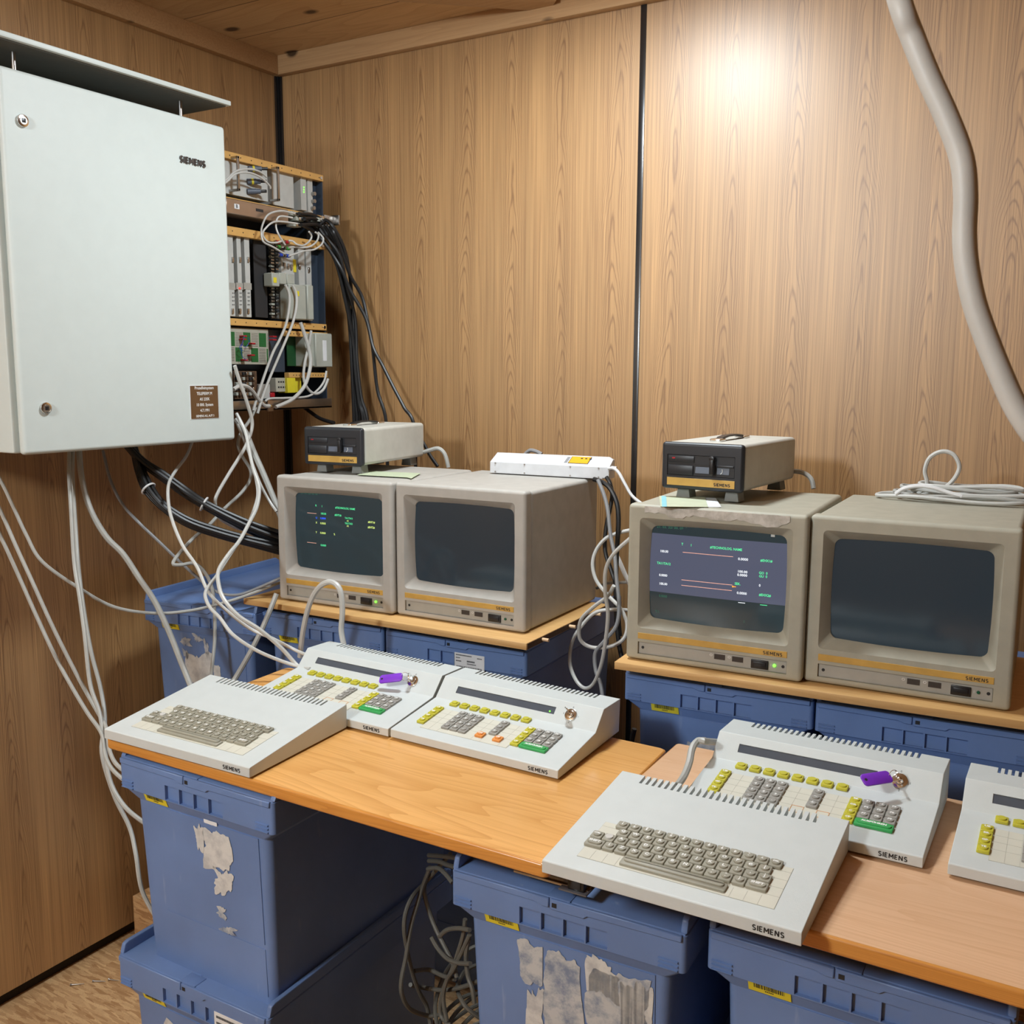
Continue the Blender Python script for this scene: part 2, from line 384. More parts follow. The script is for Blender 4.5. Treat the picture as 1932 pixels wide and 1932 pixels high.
b = MB(); b.box(0, .028, YF, -.028, 2.729, ZC, 'batten', .002); struct(b, 'trim_4')
# a slanting batten nailed under the ceiling planks
p0, p1 = at(1037, 23, 2, 2.765), at(700, 0, 2, 2.765); d = (p1-p0).normalized(); p1 = p0+d*1.3
n = Vector((-d.y, d.x, 0));
if n.y > 0: n = -n
b = MB(); b.M = frame(p0, d, n) ; zz = b.M.col[2][2]
b.box(0, 1.3, 0, .09, 0, .025*zz, 'batten', .002); struct(b, 'trim_5')

# ------------------------------------------------------------------ wall cabinet
CX = .42
cab = empty('control_cabinet', (.2, -.96, 1.56), label='large pale grey wall cabinet with two key locks and a brown nameplate', cat='cabinet')
b = MB(); b.box(0.02, CX-.022, -1.285, -.66, 1.563, 2.386, 'cab', .006)
wn(b.build('body', cab, world=True))
b = MB(); b.box(CX-.020, CX, -1.275, -.645, 1.560, 2.389, 'cab', .009, 3)
door = wn(b.build('door', cab, world=True))
for (u, v) in ((41, 228), (85, 770)):
    p = at(u, v, 0, CX)-cab.location
    b = MB(); b.cyl(p, (1, 0, 0), .0135, .006, 'chrome', n=28, bev=.0015); b.cyl(p+Vector((.006, 0, 0)), (1, 0, 0), .0085, .0015, 'steel', n=24); b.box(p.x+.007, p.x+.0079, p.y-.0045, p.y+.0045, p.z-.0045, p.z+.0045, 'black', .001)
    b.build('lock', door)
p = at(363, 305, 0, CX+.0005)-cab.location
b = MB(); wordmark(b, .0150, frame(p, (0, 1, 0), (0, 0, 1)), 'badge', .24, sx=.93)
o = b.build('lettering', door, smooth=False); so = o.modifiers.new('thick', 'SOLIDIFY'); so.thickness = .003; so.offset = 1
b = MB(); q0, q1 = at(357, 727, 0, CX)-cab.location, at(413, 789, 0, CX)-cab.location
b.box(q0.x-.0005, q0.x+.0010, q0.y, q1.y, q1.z, q0.z, 'white'); b.box(q0.x, q0.x+.0016, q0.y+.0015, q1.y-.0015, q1.z+.0015, q0.z-.0015, 'brown')
yc = (q0.y+q1.y)/2
for i, (tx, sz) in enumerate((('Prozeßleitsystem', .0108), ('TELEPERM M', .0108), ('AS 235K', .0108), ('10 000. System', .0108), ('4.7.1991', .0108), ('SIEMENS AG, AUT 5', .0082))):
    b.text(tx, sz, frame((q0.x+.0017, yc, q0.z-.0075-i*.0148), (0, 1, 0), (0, 0, 1)), 'legend', .00015, sx=.88)
b.build('nameplate', door, smooth=False)
b = MB(); b.box(.022, CX+.012, -1.31, -.632, 2.444, 2.456, 'cab', .002); roof = b.build('roof', cab, world=True)
b = MB(); b.box(.03, CX+.002, -1.30, -.642, 2.441, 2.444, 'cabdark'); b.build('roof_underside', roof, world=False).data.transform(Matrix.Translation(-cab.location))  # dark sheet over the underside of the pale roof
for yy in (-.74, -1.2):
    b = MB(); b.cyl((CX-.06, yy, 2.384), (0, 0, 1), .005, .06, 'steel'); b.build('roof_post', cab, world=True)

# ------------------------------------------------------------------ equipment rack
RX = .30
rack = empty('equipment_rack', (.15, -.37, 1.63), label='open rack of electronic modules with gold rails beside the grey cabinet', cat='rack')
def rbm(b, u0, v0, u1, v1, m, x0=RX, dep=.01, r=.0008):
    """box on the rack front whose visible face spans two opposite corners seen in the photo"""
    a, c = at(u0, v0, 0, x0), at(u1, v1, 0, x0)
    return b.box(x0-dep, x0, min(a.y, c.y), max(a.y, c.y), min(a.z, c.z), max(a.z, c.z), m, r, 1)
def rp(name, u0, v0, u1, v1, m, x0=RX, dep=.01, par=None, r=.0008):
    b = MB(); rbm(b, u0, v0, u1, v1, m, x0, dep, r); o = b.build(name, par or rack)
    o.data.transform(Matrix.Translation(-rack.location)); return o
ZT, ZB = 2.362, 1.638
YL, YR = -.62, -.124
b = MB(); b.box(.10, .11, YL, YR, ZB, ZT, 'dark'); b.box(0, .10, YL+.02, YL+.05, ZB+.05, ZB+.09, 'steel'); b.box(0, .10, YR-.05, YR-.02, ZB+.05, ZB+.09, 'steel'); b.box(0, .10, YR-.05, YR-.02, ZT-.09, ZT-.05, 'steel'); b.box(0, .10, YL+.02, YL+.05, ZT-.09, ZT-.05, 'steel')
b.build('backplate', rack, world=True)
b = MB(); b.box(.105, RX-.004, YR-.004, YR, ZB, ZT-.01, 'navy'); b.box(.105, RX-.03, YR-.05, YR-.004, ZB+.1, ZT-.012, 'navy'); b.build('side_plate', rack, world=True)
b = MB(); b.box(.105, RX-.004, YL, YL+.004, ZB, ZT-.01, 'navy'); b.build('side_plate', rack, world=True)
# rails, at their heights
def zat(u, v): return at(u, v, 0, RX).z
for (vt, th, yl, xf) in ((zat(611, 331), .020, YL, RX), (zat(612, 408), .010, YL, RX), (zat(613, 457), .024, YL, RX), (zat(619, 612), .020, YL, RX), (zat(620, 628), .017, at(538, 620, 0, RX).y, RX+.003), (zat(613, 703), .016, at(545, 695, 0, RX).y, RX)):
    b = MB(); b.box(xf-.02, xf, yl, YR, vt-th, vt, 'rail', .001, 1)
    for k in range(12):
        yy = yl+.02+(YR-yl-.04)*k/11; b.cyl((xf, yy, vt-th/2), (1, 0, 0), .0018, .0005, 'dark', n=8)
    b.cyl((xf, YR-.012, vt-th/2), (1, 0, 0), .005, .003, 'chrome', n=12)
    b.build('rail', rack, world=True)
# row 1
m1 = rp('power_module', 400, 296, 506, 381, 'modg', RX-.012, .06)
rp('module', 512, 318, 555, 394, 'modg', RX-.014, .06)
p = rp('circuit_board', 556, 330, 567, 396, 'pcb', RX-.05, .004)
m2 = rp('module', 567, 332, 579, 398, 'modg', RX-.012, .05); m3 = rp('module', 580, 337, 591, 402, 'modg', RX-.014, .05)
b = MB()
for k in range(3): rbm(b, 572.5, 352+k*4.6, 574.6, 354.6+k*4.6, 'ledg', RX-.0115, .001, 0)
b.build('indicator_light', m2).data.transform(Matrix.Translation(-rack.location))
for (u, v) in ((589, 366), (589, 380), (588, 393)):
    p = at(u, v, 0, RX-.014)-rack.location; b = MB(); b.cyl(p, (1, 0, 0), .006, .012, 'steel', n=16); b.build('knob', m3)
for (u, vt, vb) in ((437, 296, 361), (513, 316, 380)):
    a, c = at(u, vt, 0, RX+.0)-rack.location, at(u, vb, 0, RX+.0)-rack.location
    b = MB(); y = a.y
    b.box(RX-.15-.012, RX-.15+.026, y-.004, y+.004, c.z, c.z+.006, 'steel'); b.box(RX-.15-.012, RX-.15+.026, y-.004, y+.004, a.z-.006, a.z, 'steel'); b.box(RX-.15+.020, RX-.15+.026, y-.004, y+.004, c.z, a.z, 'steel', .001)
    b.build('handle', rack)
for (u, v, dy) in ((472, 342, 0), (472, 361, 0), (474, 318, 0)):
    p = at(u, v, 0, RX)-rack.location
    b = MB(); q = p+Vector((-.012, 0, 0)); dd = Vector((.55, .8, .10)).normalized()
    b.cyl(q, dd, .0085, .026, 'plug', n=20); b.cyl(q+dd*.026, dd, .0072, .012, 'plug', n=20); b.cyl(q+dd*.038, dd, .0045, .018, 'black', n=14)
    b.cyl(q+dd*.012, dd, .0088, .006, 'yellow' if v < 350 else 'plug', n=20); b.build('round_plug', m1)
# aluminium tray marked B
tray = rp('tray', 426, 372, 545, 423, 'alu', RX+.028, .06, r=.002)
b = MB(); rbm(b, 442, 384, 452, 395, 'white', RX+.0285, .001, 0); rbm(b, 483, 393, 497, 401, 'dark', RX+.0285, .001, 0)
p = at(447, 389.5, 0, RX+.029); b.text('B', .013, frame(p, (0, 1, 0), (0, 0, 1)), 'ink', .0002)
b.build('tray_label', tray, smooth=False).data.transform(Matrix.Translation(-rack.location))
for (u, v) in ((556, 403), (566, 413), (561, 424), (606, 415), (616, 427)):
    p = at(u, v, 0, RX+.02)-rack.location
    b = MB(); b.box(p.x-.03, p.x, p.y-.017, p.y+.017, p.z-.006, p.z+.006, 'modb', .001); b.box(p.x-.001, p.x+.004, p.y-.008, p.y+.010, p.z-.004, p.z+.004, 'chrome', .001); b.cyl((p.x+.002, p.y+.013, p.z), (1, 0, 0), .003, .005, 'steel', n=10)
    b.build('cable_clamp', rack)
b = MB(); p = at(612, 412, 0, RX)-rack.location; b.box(p.x-.03, p.x, p.y, p.y+.055, p.z-.012, p.z+.012, 'steel', .001); b.box(p.x-.03, p.x+.018, p.y+.048, p.y+.055, p.z-.016, p.z+.016, 'steel', .002); b.build('bracket', rack)
# row 2
for (u0, v0, u1, v1) in ((400, 430, 444.5, 597), (445.5, 431, 459, 598), (460, 432, 475, 599)):
    mm = rp('card_front', u0, v0, u1, v1, 'modg', RX-.01, .05)
    b = MB(); uc = (max(u0, 432)+u1)/2+2
    for k in range(4): rbm(b, uc-2, 552+k*7.3, uc-.4, 554+k*7.3, 'ink', RX-.0096, .001, 0); rbm(b, uc+.6, 552+k*7.3, uc+2, 554+k*7.3, 'ink', RX-.0096, .001, 0)
    b.build('test_sockets', mm).data.transform(Matrix.Translation(-rack.location))
    for vv in (490, 587): rp('extractor', uc-2, vv-5, uc+1.8, vv+5, 'steel', RX-.006, .006, mm, .0005)
    b = MB(); rbm(b, u0 if u0 > 430 else 432, 533, u1, 547, 'monpanel', RX-.0095, .001, 0); b.build('band', mm).data.transform(Matrix.Translation(-rack.location))
b = MB(); rbm(b, 451.5, 542.2, 454.5, 545.2, 'ledr', RX-.007, .002, 0); b.build('indicator_light', rack).data.transform(Matrix.Translation(-rack.location))
rp('dark_gap', 477, 434, 506, 600, 'blackmat', RX-.02, .004)  # black sheet standing in for the shaded gap between cards and contacts
b = MB()
for k in range(26):
    v = 446+k*6; rbm(b, 511+.25*k/3, v, 517+.25*k/3, v+4.2, 'steel' if k % 3 else 'modb', RX-.02, .012, .0006)
b.build('contact_strip', rack).data.transform(Matrix.Translation(-rack.location))
b = MB()
for k in range(24):
    v = 452+k*6; rbm(b, 520+.25*k/3, v, 526+.25*k/3, v+4.0, 'steel' if k % 2 else 'dark', RX-.02, .012, .0006)
b.build('contact_strip', rack).data.transform(Matrix.Translation(-rack.location))
for (u0, v0, u1, v1, m) in ((529, 446, 558, 603, 'modg'), (562, 449, 576, 545, 'modg'), (577, 452, 590, 605, 'modg')):
    mm = rp('module', u0, v0, u1, v1, m, RX-.014, .05)
for (u, v) in ((538, 500), (545, 502), (551, 504), (567, 503), (584, 509)): rp('extractor', u-1.6, v-5, u+1.6, v+5, 'steel', RX-.009, .006, None, .0006)
rp('yellow_label', 553.5, 489, 559.5, 514, 'yellow', RX-.012, .003)
for (u0, v0, u1, v1, x) in ((513, 514, 528, 541, .02), (527, 514, 541, 537, .014), (541, 516, 556, 537, .014)):
    mm = rp('connector', u0, v0, u1, v1, 'modb', RX+x, .035, r=.002)
    if u0 == 513: rp('connector_label', 516, 523, 522.5, 534, 'yellow', RX+x+.0006, .001, mm)
rp('connector_housing', 545, 535, 579, 604, 'modb', RX+.02, .04, r=.003); rp('connector_housing', 579.5, 537, 593, 604, 'modb', RX+.02, .04, r=.003)
rp('connector_label', 560, 549, 565, 559, 'yellow', RX+.0206, .001)
for (u, v, m) in ((524, 457, 'redp'), (541, 457, 'redp'), (526, 466, 'greenp'), (543, 469, 'greenp'), (530, 481, 'bluep'), (543, 483, 'bluep')):
    p = at(u, v, 0, RX+.02)-rack.location; b = MB(); b.cyl(p-Vector((.034, 0, 0)), (1, 0, 0), .0035, .03, 'steel', n=12); b.cyl(p-Vector((0, .008, 0)), (0, 1, 0), .0055, .012, m, n=14); b.cyl(p-Vector((0, .014, 0)), (0, 1, 0), .004, .024, 'steel', n=12)
    b.build('coaxial_plug', rack)
# row 3
pp = MB(); rbm(pp, 420, 617, 508, 688, 'patchw', RX-.012, .01)
x = RX-.0118
for r_ in range(2):
    for c_ in range(6):
        u0 = 429+c_*14.8; v0 = 625.5+r_*29; v1 = v0+27.5
        if c_ == 5: u1 = u0+3.4
        else: u1 = u0+14.4
        g = (c_+r_) % 2 == 0
        rbm(pp, u0, v0+c_*.7, u1, v1+c_*.5, 'green' if g else 'patchw', x, .001, 0)
        for k in range(9): rbm(pp, u0+1, v0+1.2+k*3+c_*.6, u1-1, v0+2.2+k*3+c_*.6, 'pcb' if g else 'slot', x+.0006, .0005, 0)
po = pp.build('patch_panel', rack, smooth=False); po.data.transform(Matrix.Translation(-rack.location))
for (u0, v0, pts) in ((461, 634, ((458, 645), (455, 655), (457, 672), (465, 679))), (468, 636, ((470, 645), (463, 655), (456, 650), (452, 657), (459, 662)))):
    b = MB(); b.tube([at(u, v, 0, RX+.008)-rack.location for u, v in ((u0, v0),)+pts], .0008, 'bluep', n=5, sub=4); b.build('patch_wire', po)
b = MB()
for (u, v) in ((463, 634), (462, 640), (479, 648), (478, 670), (465, 679), (519, 635), (519, 641)): rbm(b, u-3.5, v-1.5, u+3.5, v+1.8, 'redp', RX+.006, .018, .0008)
b.build('patch_plug', po).data.transform(Matrix.Translation(-rack.location))
rp('cover_plate', 505, 622, 538, 702, 'navy', RX-.03, .004)
rp('circuit_board', 541, 628, 577, 691, 'pcb', RX-.03, .004)
rp('connector_housing', 576, 629, 595, 692, 'modb', RX+.012, .05, r=.003)
h = rp('connector_housing', 595, 628, 628, 693, 'modb', RX+.02, .05, r=.003)
rp('connector_label', 609, 642, 617, 681, 'white', RX+.0206, .001, h)
# row 4
b = MB(); rbm(b, 441, 700, 486, 752, 'relay', RX-.02, .03)
for r_ in range(5):
    for c_ in range(6): rbm(b, 446+c_*6.3, 702+r_*9.6, 450.5+c_*6.3, 708+r_*9.6, ('modb', 'relay', 'ink', 'steel')[(r_*2+c_) % 4], RX-.012, .02, .0008)
b.build('terminal_block', rack).data.transform(Matrix.Translation(-rack.location))
rp('white_box', 488, 725, 510, 752, 'modg', RX-.02, .03); rp('red_block', 511, 741, 519, 749, 'redp', RX-.015, .03)
b = MB(); rbm(b, 520, 713, 543, 739, 'patchw', RX-.01, .03); rbm(b, 542, 713, 558, 741, 'yellow', RX+.0, .04); rbm(b, 557, 711, 569, 740, 'yellow', RX-.012, .03)
for k in range(4):
    for j in range(2): rbm(b, 525+k*4.3, 719+j*10, 527.5+k*4.3, 722+j*10, 'ink', RX-.0092, .001, 0)
b.build('terminal_block', rack).data.transform(Matrix.Translation(-rack.location))
b = MB(); zt_ = zat(623, 751); b.box(.06, RX+.012, YL, YR+.004, zt_-.030, zt_-.024, 'steel', .001); b.box(RX+.006, RX+.012, YL, YR+.004, zt_-.030, zt_, 'steel', .001); b.build('bottom_channel', rack, world=True)
b = MB(); p = at(511, 766, 0, RX+.018); b.box(p.x-.01, p.x, p.y-.012, p.y+.012, p.z-.016, p.z+.018, 'alu', .001); b.cyl((p.x, p.y, p.z), (1, 0, 0), .002, .003, 'gold', n=10); b.build('cable_clamp', rack, world=True)

# ------------------------------------------------------------------ blue lidded crates
def jag(rx0, rx1, rz0, rz1, seed, n=90, k=.28):
    """irregular torn outline inside a rectangle"""
    rr = random.Random(seed); ph = [(q, rr.random()*6.28, rr.uniform(.5, 1)/q**.55) for q in (2, 3, 5, 7, 11, 17, 26)]
    tot = sum(a for _, _, a in ph); pts = []; cx_, cz_, hw, hh = (rx0+rx1)/2, (rz0+rz1)/2, (rx1-rx0)/2, (rz1-rz0)/2
    for i in range(n):
        a = -2*math.pi*i/n; c_, s_ = math.cos(a), math.sin(a); m_ = max(abs(c_), abs(s_))
        w = sum(am*math.sin(q*a+p) for q, p, am in ph)/tot; f = 1-k*(.9+1.9*w)*.62-k*.12*rr.random()
        f = max(.15, min(1, f)); pts.append((cx_+hw*c_/m_*f, cz_+hh*s_/m_*f))
    return pts
def crate(x, y, rz, ztop, H, label, group, rh=.021, sticker=True, patches=(), card=None):
    t = empty('storage_crate', (x, y, ztop-H), R(rz), label=label, cat='crate', group=group)
    zt = H
    def bx(z):            # body inset (left/right) and front at height z
        f = (zt-.083-z)/(zt-.083)
        return .027+.010*f, .014+.012*f
    i0, f0 = bx(zt-.083); i1, f1 = bx(0)
    b = MB()
    rect = lambda i, f, z, r=.012: [(px, py, z) for px, py in rpts(i, .4-i, f, .6-f, r)]
    def rpts(x0, x1, y0, y1, r, n=4):
        o = []
        for cx_, cy_, a0 in ((x1-r, y1-r, 0), (x0+r, y1-r, 90), (x0+r, y0+r, 180), (x1-r, y0+r, 270)):
            for q in range(n+1): a = R(a0+90*q/n); o.append((cx_+r*math.cos(a), cy_+r*math.sin(a)))
        return o
    b.loft([rect(i1, f1, 0, .016), rect(i0, f0, zt-.083, .016)], 'crate')
    # raised plates on the front and the long sides, following the slope
    def fy(z): return bx(z)[1]
    b.prism([(fy(zt-.085)-.0016, zt-.085), (fy(zt-.29)-.0016, zt-.29), (fy(zt-.29)+.004, zt-.292), (fy(zt-.085)+.004, zt-.085)], 0, .088, .350, 'crate')
    b.prism([(fy(zt-.30)-.0010, zt-.30), (fy(.02)-.0010, .02), (fy(.02)+.004, .02), (fy(zt-.30)+.004, zt-.30)], 0, .090, .350, 'crate')
    wn(b.build('body', t))
    b = MB()
    b.loft([rect(i0, f0, zt-.083), rect(i0-.002, f0-.001, zt-.0815), rect(.003, .005, zt-.0625, .008), rect(.003, .005, zt-.0618, .008), rect(0, 0, zt-.061, .008), rect(0, 0, zt-.004, .008), rect(.0025, .0025, zt-.0015, .008)], 'crate')
    col = b.build('rim_band', t)
    c = MB()
    for k in range(4):
        x0 = .127+k*.0383; c.box(x0, x0+.0355, -.01, .007, zt-.0592, zt-.0305, 'crate')
    cut(col, c); wn(col)
    b = MB()                                   # two lid halves with interlocking front lips
    b.box(.002, .1988, .003, .597, zt-.006, zt, 'crate', .002); b.box(.2012, .398, .003, .597, zt-.006, zt, 'crate', .002)
    ly, lb = -.0035, .002
    L1 = [(.006, zt-.001), (.1795, zt-.001), (.1795, zt-.0165), (.166, zt-.0165), (.155, zt-.0125), (.006, zt-.0115)]
    L2 = [(.1815, zt-.001), (.394, zt-.001), (.394, zt-.0115), (.245, zt-.0135), (.2385, zt-.0185), (.1815, zt-.0185)]
    for L in (L1, L2): b.prism(L, 1, ly, lb, 'crate', .0012, 1)
    b.box(.175, .215, .0, .03, zt-.001, zt+.0012, 'crate', .0008)
    b.box(.1855, .1935, ly-.0006, ly+.002, zt-.0135, zt-.0065, 'ink')
    b.build('lid', t)
    for x0, x1 in ((.0, .011), (.389, .400)):
        b = MB(); b.prism([(.004, zt-.002), (.010, zt+rh*.85), (.020, zt+rh), (.580, zt+rh), (.594, zt+rh*.6), (.596, zt-.002)], 0, x0, x1, 'crate', .0035 if rh > .015 else .002, 2); wn(b.build('side_ridge', t))
    for x0 in (.008, .3585):
        b = MB()
        for k in range(3):
            z = zt-.0435-k*.0065; b.prism([(.001, z), (-.0035, z-.0012), (-.0035, z-.0022), (.001, z-.0042)], 0, x0, x0+.0305, 'crate')
        b.build('grip_ribs', t, smooth=False)
    if sticker:
        b = MB(); b.M = frame((.0605, .0048, zt-.0615), (1, 0, 0), (0, -.36, 1.))
        b.box(0, .061, -.0185, 0, .0003, .0010, 'yellow')
        xx = .008
        rr = random.Random(3)
        while xx < .052:
            w_ = rr.choice((.0006, .0011, .0017)); b.box(xx, xx+w_, -.0105, 0, .0010, .0013, 'ink'); xx += w_+rr.choice((.0007, .0013))
        for k in range(5): b.box(.024+k*.0026, .0258+k*.0026, -.0145, -.0125, .0010, .0013, 'ink')
        b.build('barcode_sticker', t, smooth=False)
    if card:
        x0, x1, z0, z1, onband = card
        b = MB(); yy = 0 if onband else fy(zt+z0)-.002
        b.box(x0, x1, yy-.0008, yy, zt+z0, zt+z1, 'white', .0002, 1); w_ = x1-x0; h_ = z1-z0
        rr = random.Random(5); xx = x0+w_*.07
        while xx < x1-w_*.08:
            q = rr.choice((.0007, .0012, .002)); b.box(xx, xx+q, yy-.0011, yy-.0008, zt+z0+h_*.12, zt+z0+h_*.42, 'ink'); xx += q+rr.choice((.0008, .0014))
        for (a, c_, e, hh) in ((.05, .58, .93, .05), (.76, .92, .88, .045), (.05, .18, .80, .045), (.05, .22, .66, .05), (.42, .68, .70, .07), (.42, .72, .57, .04)):
            xx = x0+w_*a
            while xx < x0+w_*c_: b.box(xx, xx+.0011, yy-.0011, yy-.0008, zt+z0+h_*(e-hh), zt+z0+h_*e, 'ink'); xx += .0017
        b.build('address_label', t, smooth=False)
    for (x0, x1, z0, z1, sd, mat, kk) in patches:
        pts = jag(x0, x1, z0, z1, sd, k=kk)
        b = MB(); bmx = bmesh.new()
        vs = [bmx.verts.new((px, fy(zt+pz)-.0026, zt+pz)) for px, pz in pts]
        f = bmx.faces.new(vs); bmesh.ops.triangulate(bmx, faces=[f]); b.merge(bmx, mat)
        o = b.build('label_residue', t, smooth=False); so = o.modifiers.new('thick', 'SOLIDIFY'); so.thickness = .0004
    return t
GL = 'blue lidded storage crates'
crate(.8847, -1.446, .893, .6054, .4154, 'blue crate under another crate at the left, its lid edge showing by the floor', GL, card=(.265, .375, -.125, -.030, True), patches=((.10, .26, -.30, -.10, 31, 'paperw', .3),))
crate(.9064, -1.4352, .19, 1.0163, .4149, 'blue crate under the left table, white torn label down its front', GL, rh=.010,
      patches=((.185, .215, -.150, -.092, 3, 'paperw', .5), (.205, .285, -.180, -.090, 5, 'paperw', .25), (.225, .285, -.225, -.165, 12, 'paperw', .5), (.215, .25, -.087, -.079, 6, 'white', .1), (.228, .262, -.272, -.245, 8, 'paper', .6), (.235, .285, -.300, -.280, 9, 'paper', .6)))
crate(1.6211, -1.3528, 2.2, .9453, .3776, 'blue crate in front middle with large tattered label and yellow sticker', GL,
      patches=((.115, .165, -.170, -.090, 21, 'paper', .25), (.160, .235, -.25, -.092, 22, 'paper', .2), (.235, .295, -.155, -.078, 23, 'paperw', .35), (.235, .345, -.23, -.092, 24, 'paper', .2), (.290, .352, -.30, -.100, 25, 'paperw', .25), (.130, .165, -.30, -.165, 26, 'paperw', .3)))
crate(2.0445, -1.3153, .37, .9528, .3814, 'blue crate at the bottom right corner under the pale tabletop', GL, patches=((.20, .30, -.20, -.09, 41, 'paper', .3),))
crate(.1756, -.7846, 5.606, 1.1057, .4578, 'dusty uncovered blue crate in the corner with torn paper on its front', GL,
      patches=((.115, .165, -.125, -.098, 51, 'paper', .5), (.165, .205, -.11, -.082, 52, 'paper', .6), (.13, .235, -.245, -.13, 53, 'paperw', .3), (.205, .225, -.155, -.09, 54, 'paper', .6), (.235, .262, -.215, -.165, 55, 'paperw', .15), (.125, .15, -.165, -.13, 56, 'paper', .6)))
crate(.5557, -.7113, 4.335, 1.1057, .4578, 'blue crate under the left half of the left shelf board', GL)
crate(.971, -.6947, 2.853, 1.1057, .4578, 'blue crate with white barcode label under the board of the second monitor', GL, card=(.205, .288, -.083, -.028, True))
crate(1.6296, -.6975, 3.178, 1.1057, .4578, 'blue crate under the striped-screen monitor, behind the right control panel', GL, patches=((.115, .30, -.25, -.115, 61, 'paper', .3), (.24, .34, -.22, -.12, 62, 'paper', .5)))
crate(2.033, -.6755, 2.6, 1.1057, .4578, 'blue crate under the rightmost monitor', GL, sticker=False, patches=((.02, .12, -.28, -.16, 71, 'paper', .5),))
# the crates that carry them (mostly out of sight)
GH = 'supporting crates below the top crates'
for (x, y, rz, z, H) in ((1.6211, -1.3528, 2.2, .5717, .3817), (2.0445, -1.3153, .37, .5754, .3854), (.1756, -.7846, 5.606, .6519, .4619), (.5557, -.7113, 4.335, .6519, .4619), (.971, -.6947, 2.853, .6519, .4619), (1.6296, -.6975, 3.178, .6519, .4619), (2.033, -.6755, 2.6, .6519, .4619)):
    crate(x, y, rz, z, H, 'blue crate hidden under a top crate', GH, sticker=False)
b = MB(); b.box(.092, 3.1, -.809, -.02, 0, .19, 'floor', .002); tag(b.build('osb_platform'), 'low chipboard platform under the rear crates, its corner showing by the left wall', 'platform')
b = MB(); b.box(.93, 3.1, -1.39, -.83, 0, .19, 'floor', .002); tag(b.build('osb_platform'), 'low chipboard platform under the front crates and coiled cables', 'platform')

# ------------------------------------------------------------------ tables and shelf boards
TZ, TS, T1X, T1Y = 1.0523, .0229, .8783, -1.4431
def z1(x): return TZ-TS*(x-T1X)
t = empty('tabletop', (T1X, T1Y, TZ-.024), R(2.355), TS, 'glossy orange pine tabletop on crates at left, with rounded corners', 'tabletop', 'tabletops laid on crates')
def rrect2(x0, x1, y0, y1, r, n=6):
    o = []
    for cx_, cy_, a0 in ((x1-r, y1-r, 0), (x0+r, y1-r, 90), (x0+r, y0+r, 180), (x1-r, y0+r, 270)):
        for q in range(n+1): a = R(a0+90*q/n); o.append((cx_+r*math.cos(a), cy_+r*math.sin(a)))
    return o
def top(par, w, d, th, m, me_, r=.012):
    b = MB(); L = lambda ins, z: [(p[0], p[1], z) for p in rrect2(ins, w-ins, ins, d-ins, r)]
    b.loft([L(.004, 0), L(.001, .002), L(0, .005), L(0, th-.005), L(.001, th-.002), L(.004, th)], me_)
    i = b.mi(m)
    for f in b.bm.faces:
        if f.calc_center_median().z > th-.0001: f.material_index = i
    return wn(b.build('board', par))
top(t, .9508, .5201, .024, 'table', 'edge')
b = MB(); b.box(.03, .40, .10, .16, -.010, 0, 'edge'); b.build('support_batten', t)
b = MB(); b.box(.735, .93, .20, .42, -.034, 0, 'blackmat'); b.build('support_batten', t)
t = empty('tabletop', (1.8341, -1.4171, TZ-.024), R(.5), 0, 'paler matt pine tabletop on crates at right', 'tabletop', 'tabletops laid on crates')
top(t, .9508, .5201, .024, 'table2', 'edge', .006)
b = MB(); b.box(.02, .60, .22, .28, -.053, 0, 'blackmat'); b.build('support_batten', t)
BZ = 1.1427
t = empty('shelf_board', (.5305, -.7438, BZ-.016), R(.946), label='light pine shelf board with wooden dowels in its end, under the two left monitors', cat='board', group='shelf boards under the monitors')
b = MB(); b.box(0, .8716, 0, .4442, 0, .016, 'board', .0012); b.box(.8716, .8724, .004, .44, .0015, .0145, 'endgrain'); b.build('board', t)
for yy in (.075, .215, .36):
    b = MB(); b.cyl((.871, yy, .008), (1, 0, 0), .0042, .018, 'dowel', n=12); b.build('dowel', t)
t = empty('shelf_board', (1.6308, -.7538, BZ-.016), R(3.71), label='light pine shelf board with a square front edge under the two right monitors', cat='board', group='shelf boards under the monitors')
b = MB(); b.box(0, .86, 0, .4442, 0, .016, 'board', .0012); b.build('board', t)
# metal rail and black catch between the left table and the middle crate
t = empty('drawer_rail', (1.735, -1.345, .967), R(1.5), label='metal drawer rail with black plastic catch squeezed under the left table', cat='rail')
b = MB(); b.box(0, .13, 0, .022, 0, .004, 'steel', .0008); b.box(0, .13, .016, .022, 0, .022, 'steel', .0008); b.box(0, .10, .003, .007, .006, .012, 'clear', .0008); b.build('rail', t)
b = MB(); b.box(.098, .126, -.008, .03, .003, .026, 'black', .002); b.box(.103, .121, -.010, -.007, .007, .022, 'blackmat', .001); b.build('catch', t)
b = MB(); b.box(.085, .132, -.012, .034, 0, .003, 'clear', .0008); b.build('clear_foot', t)

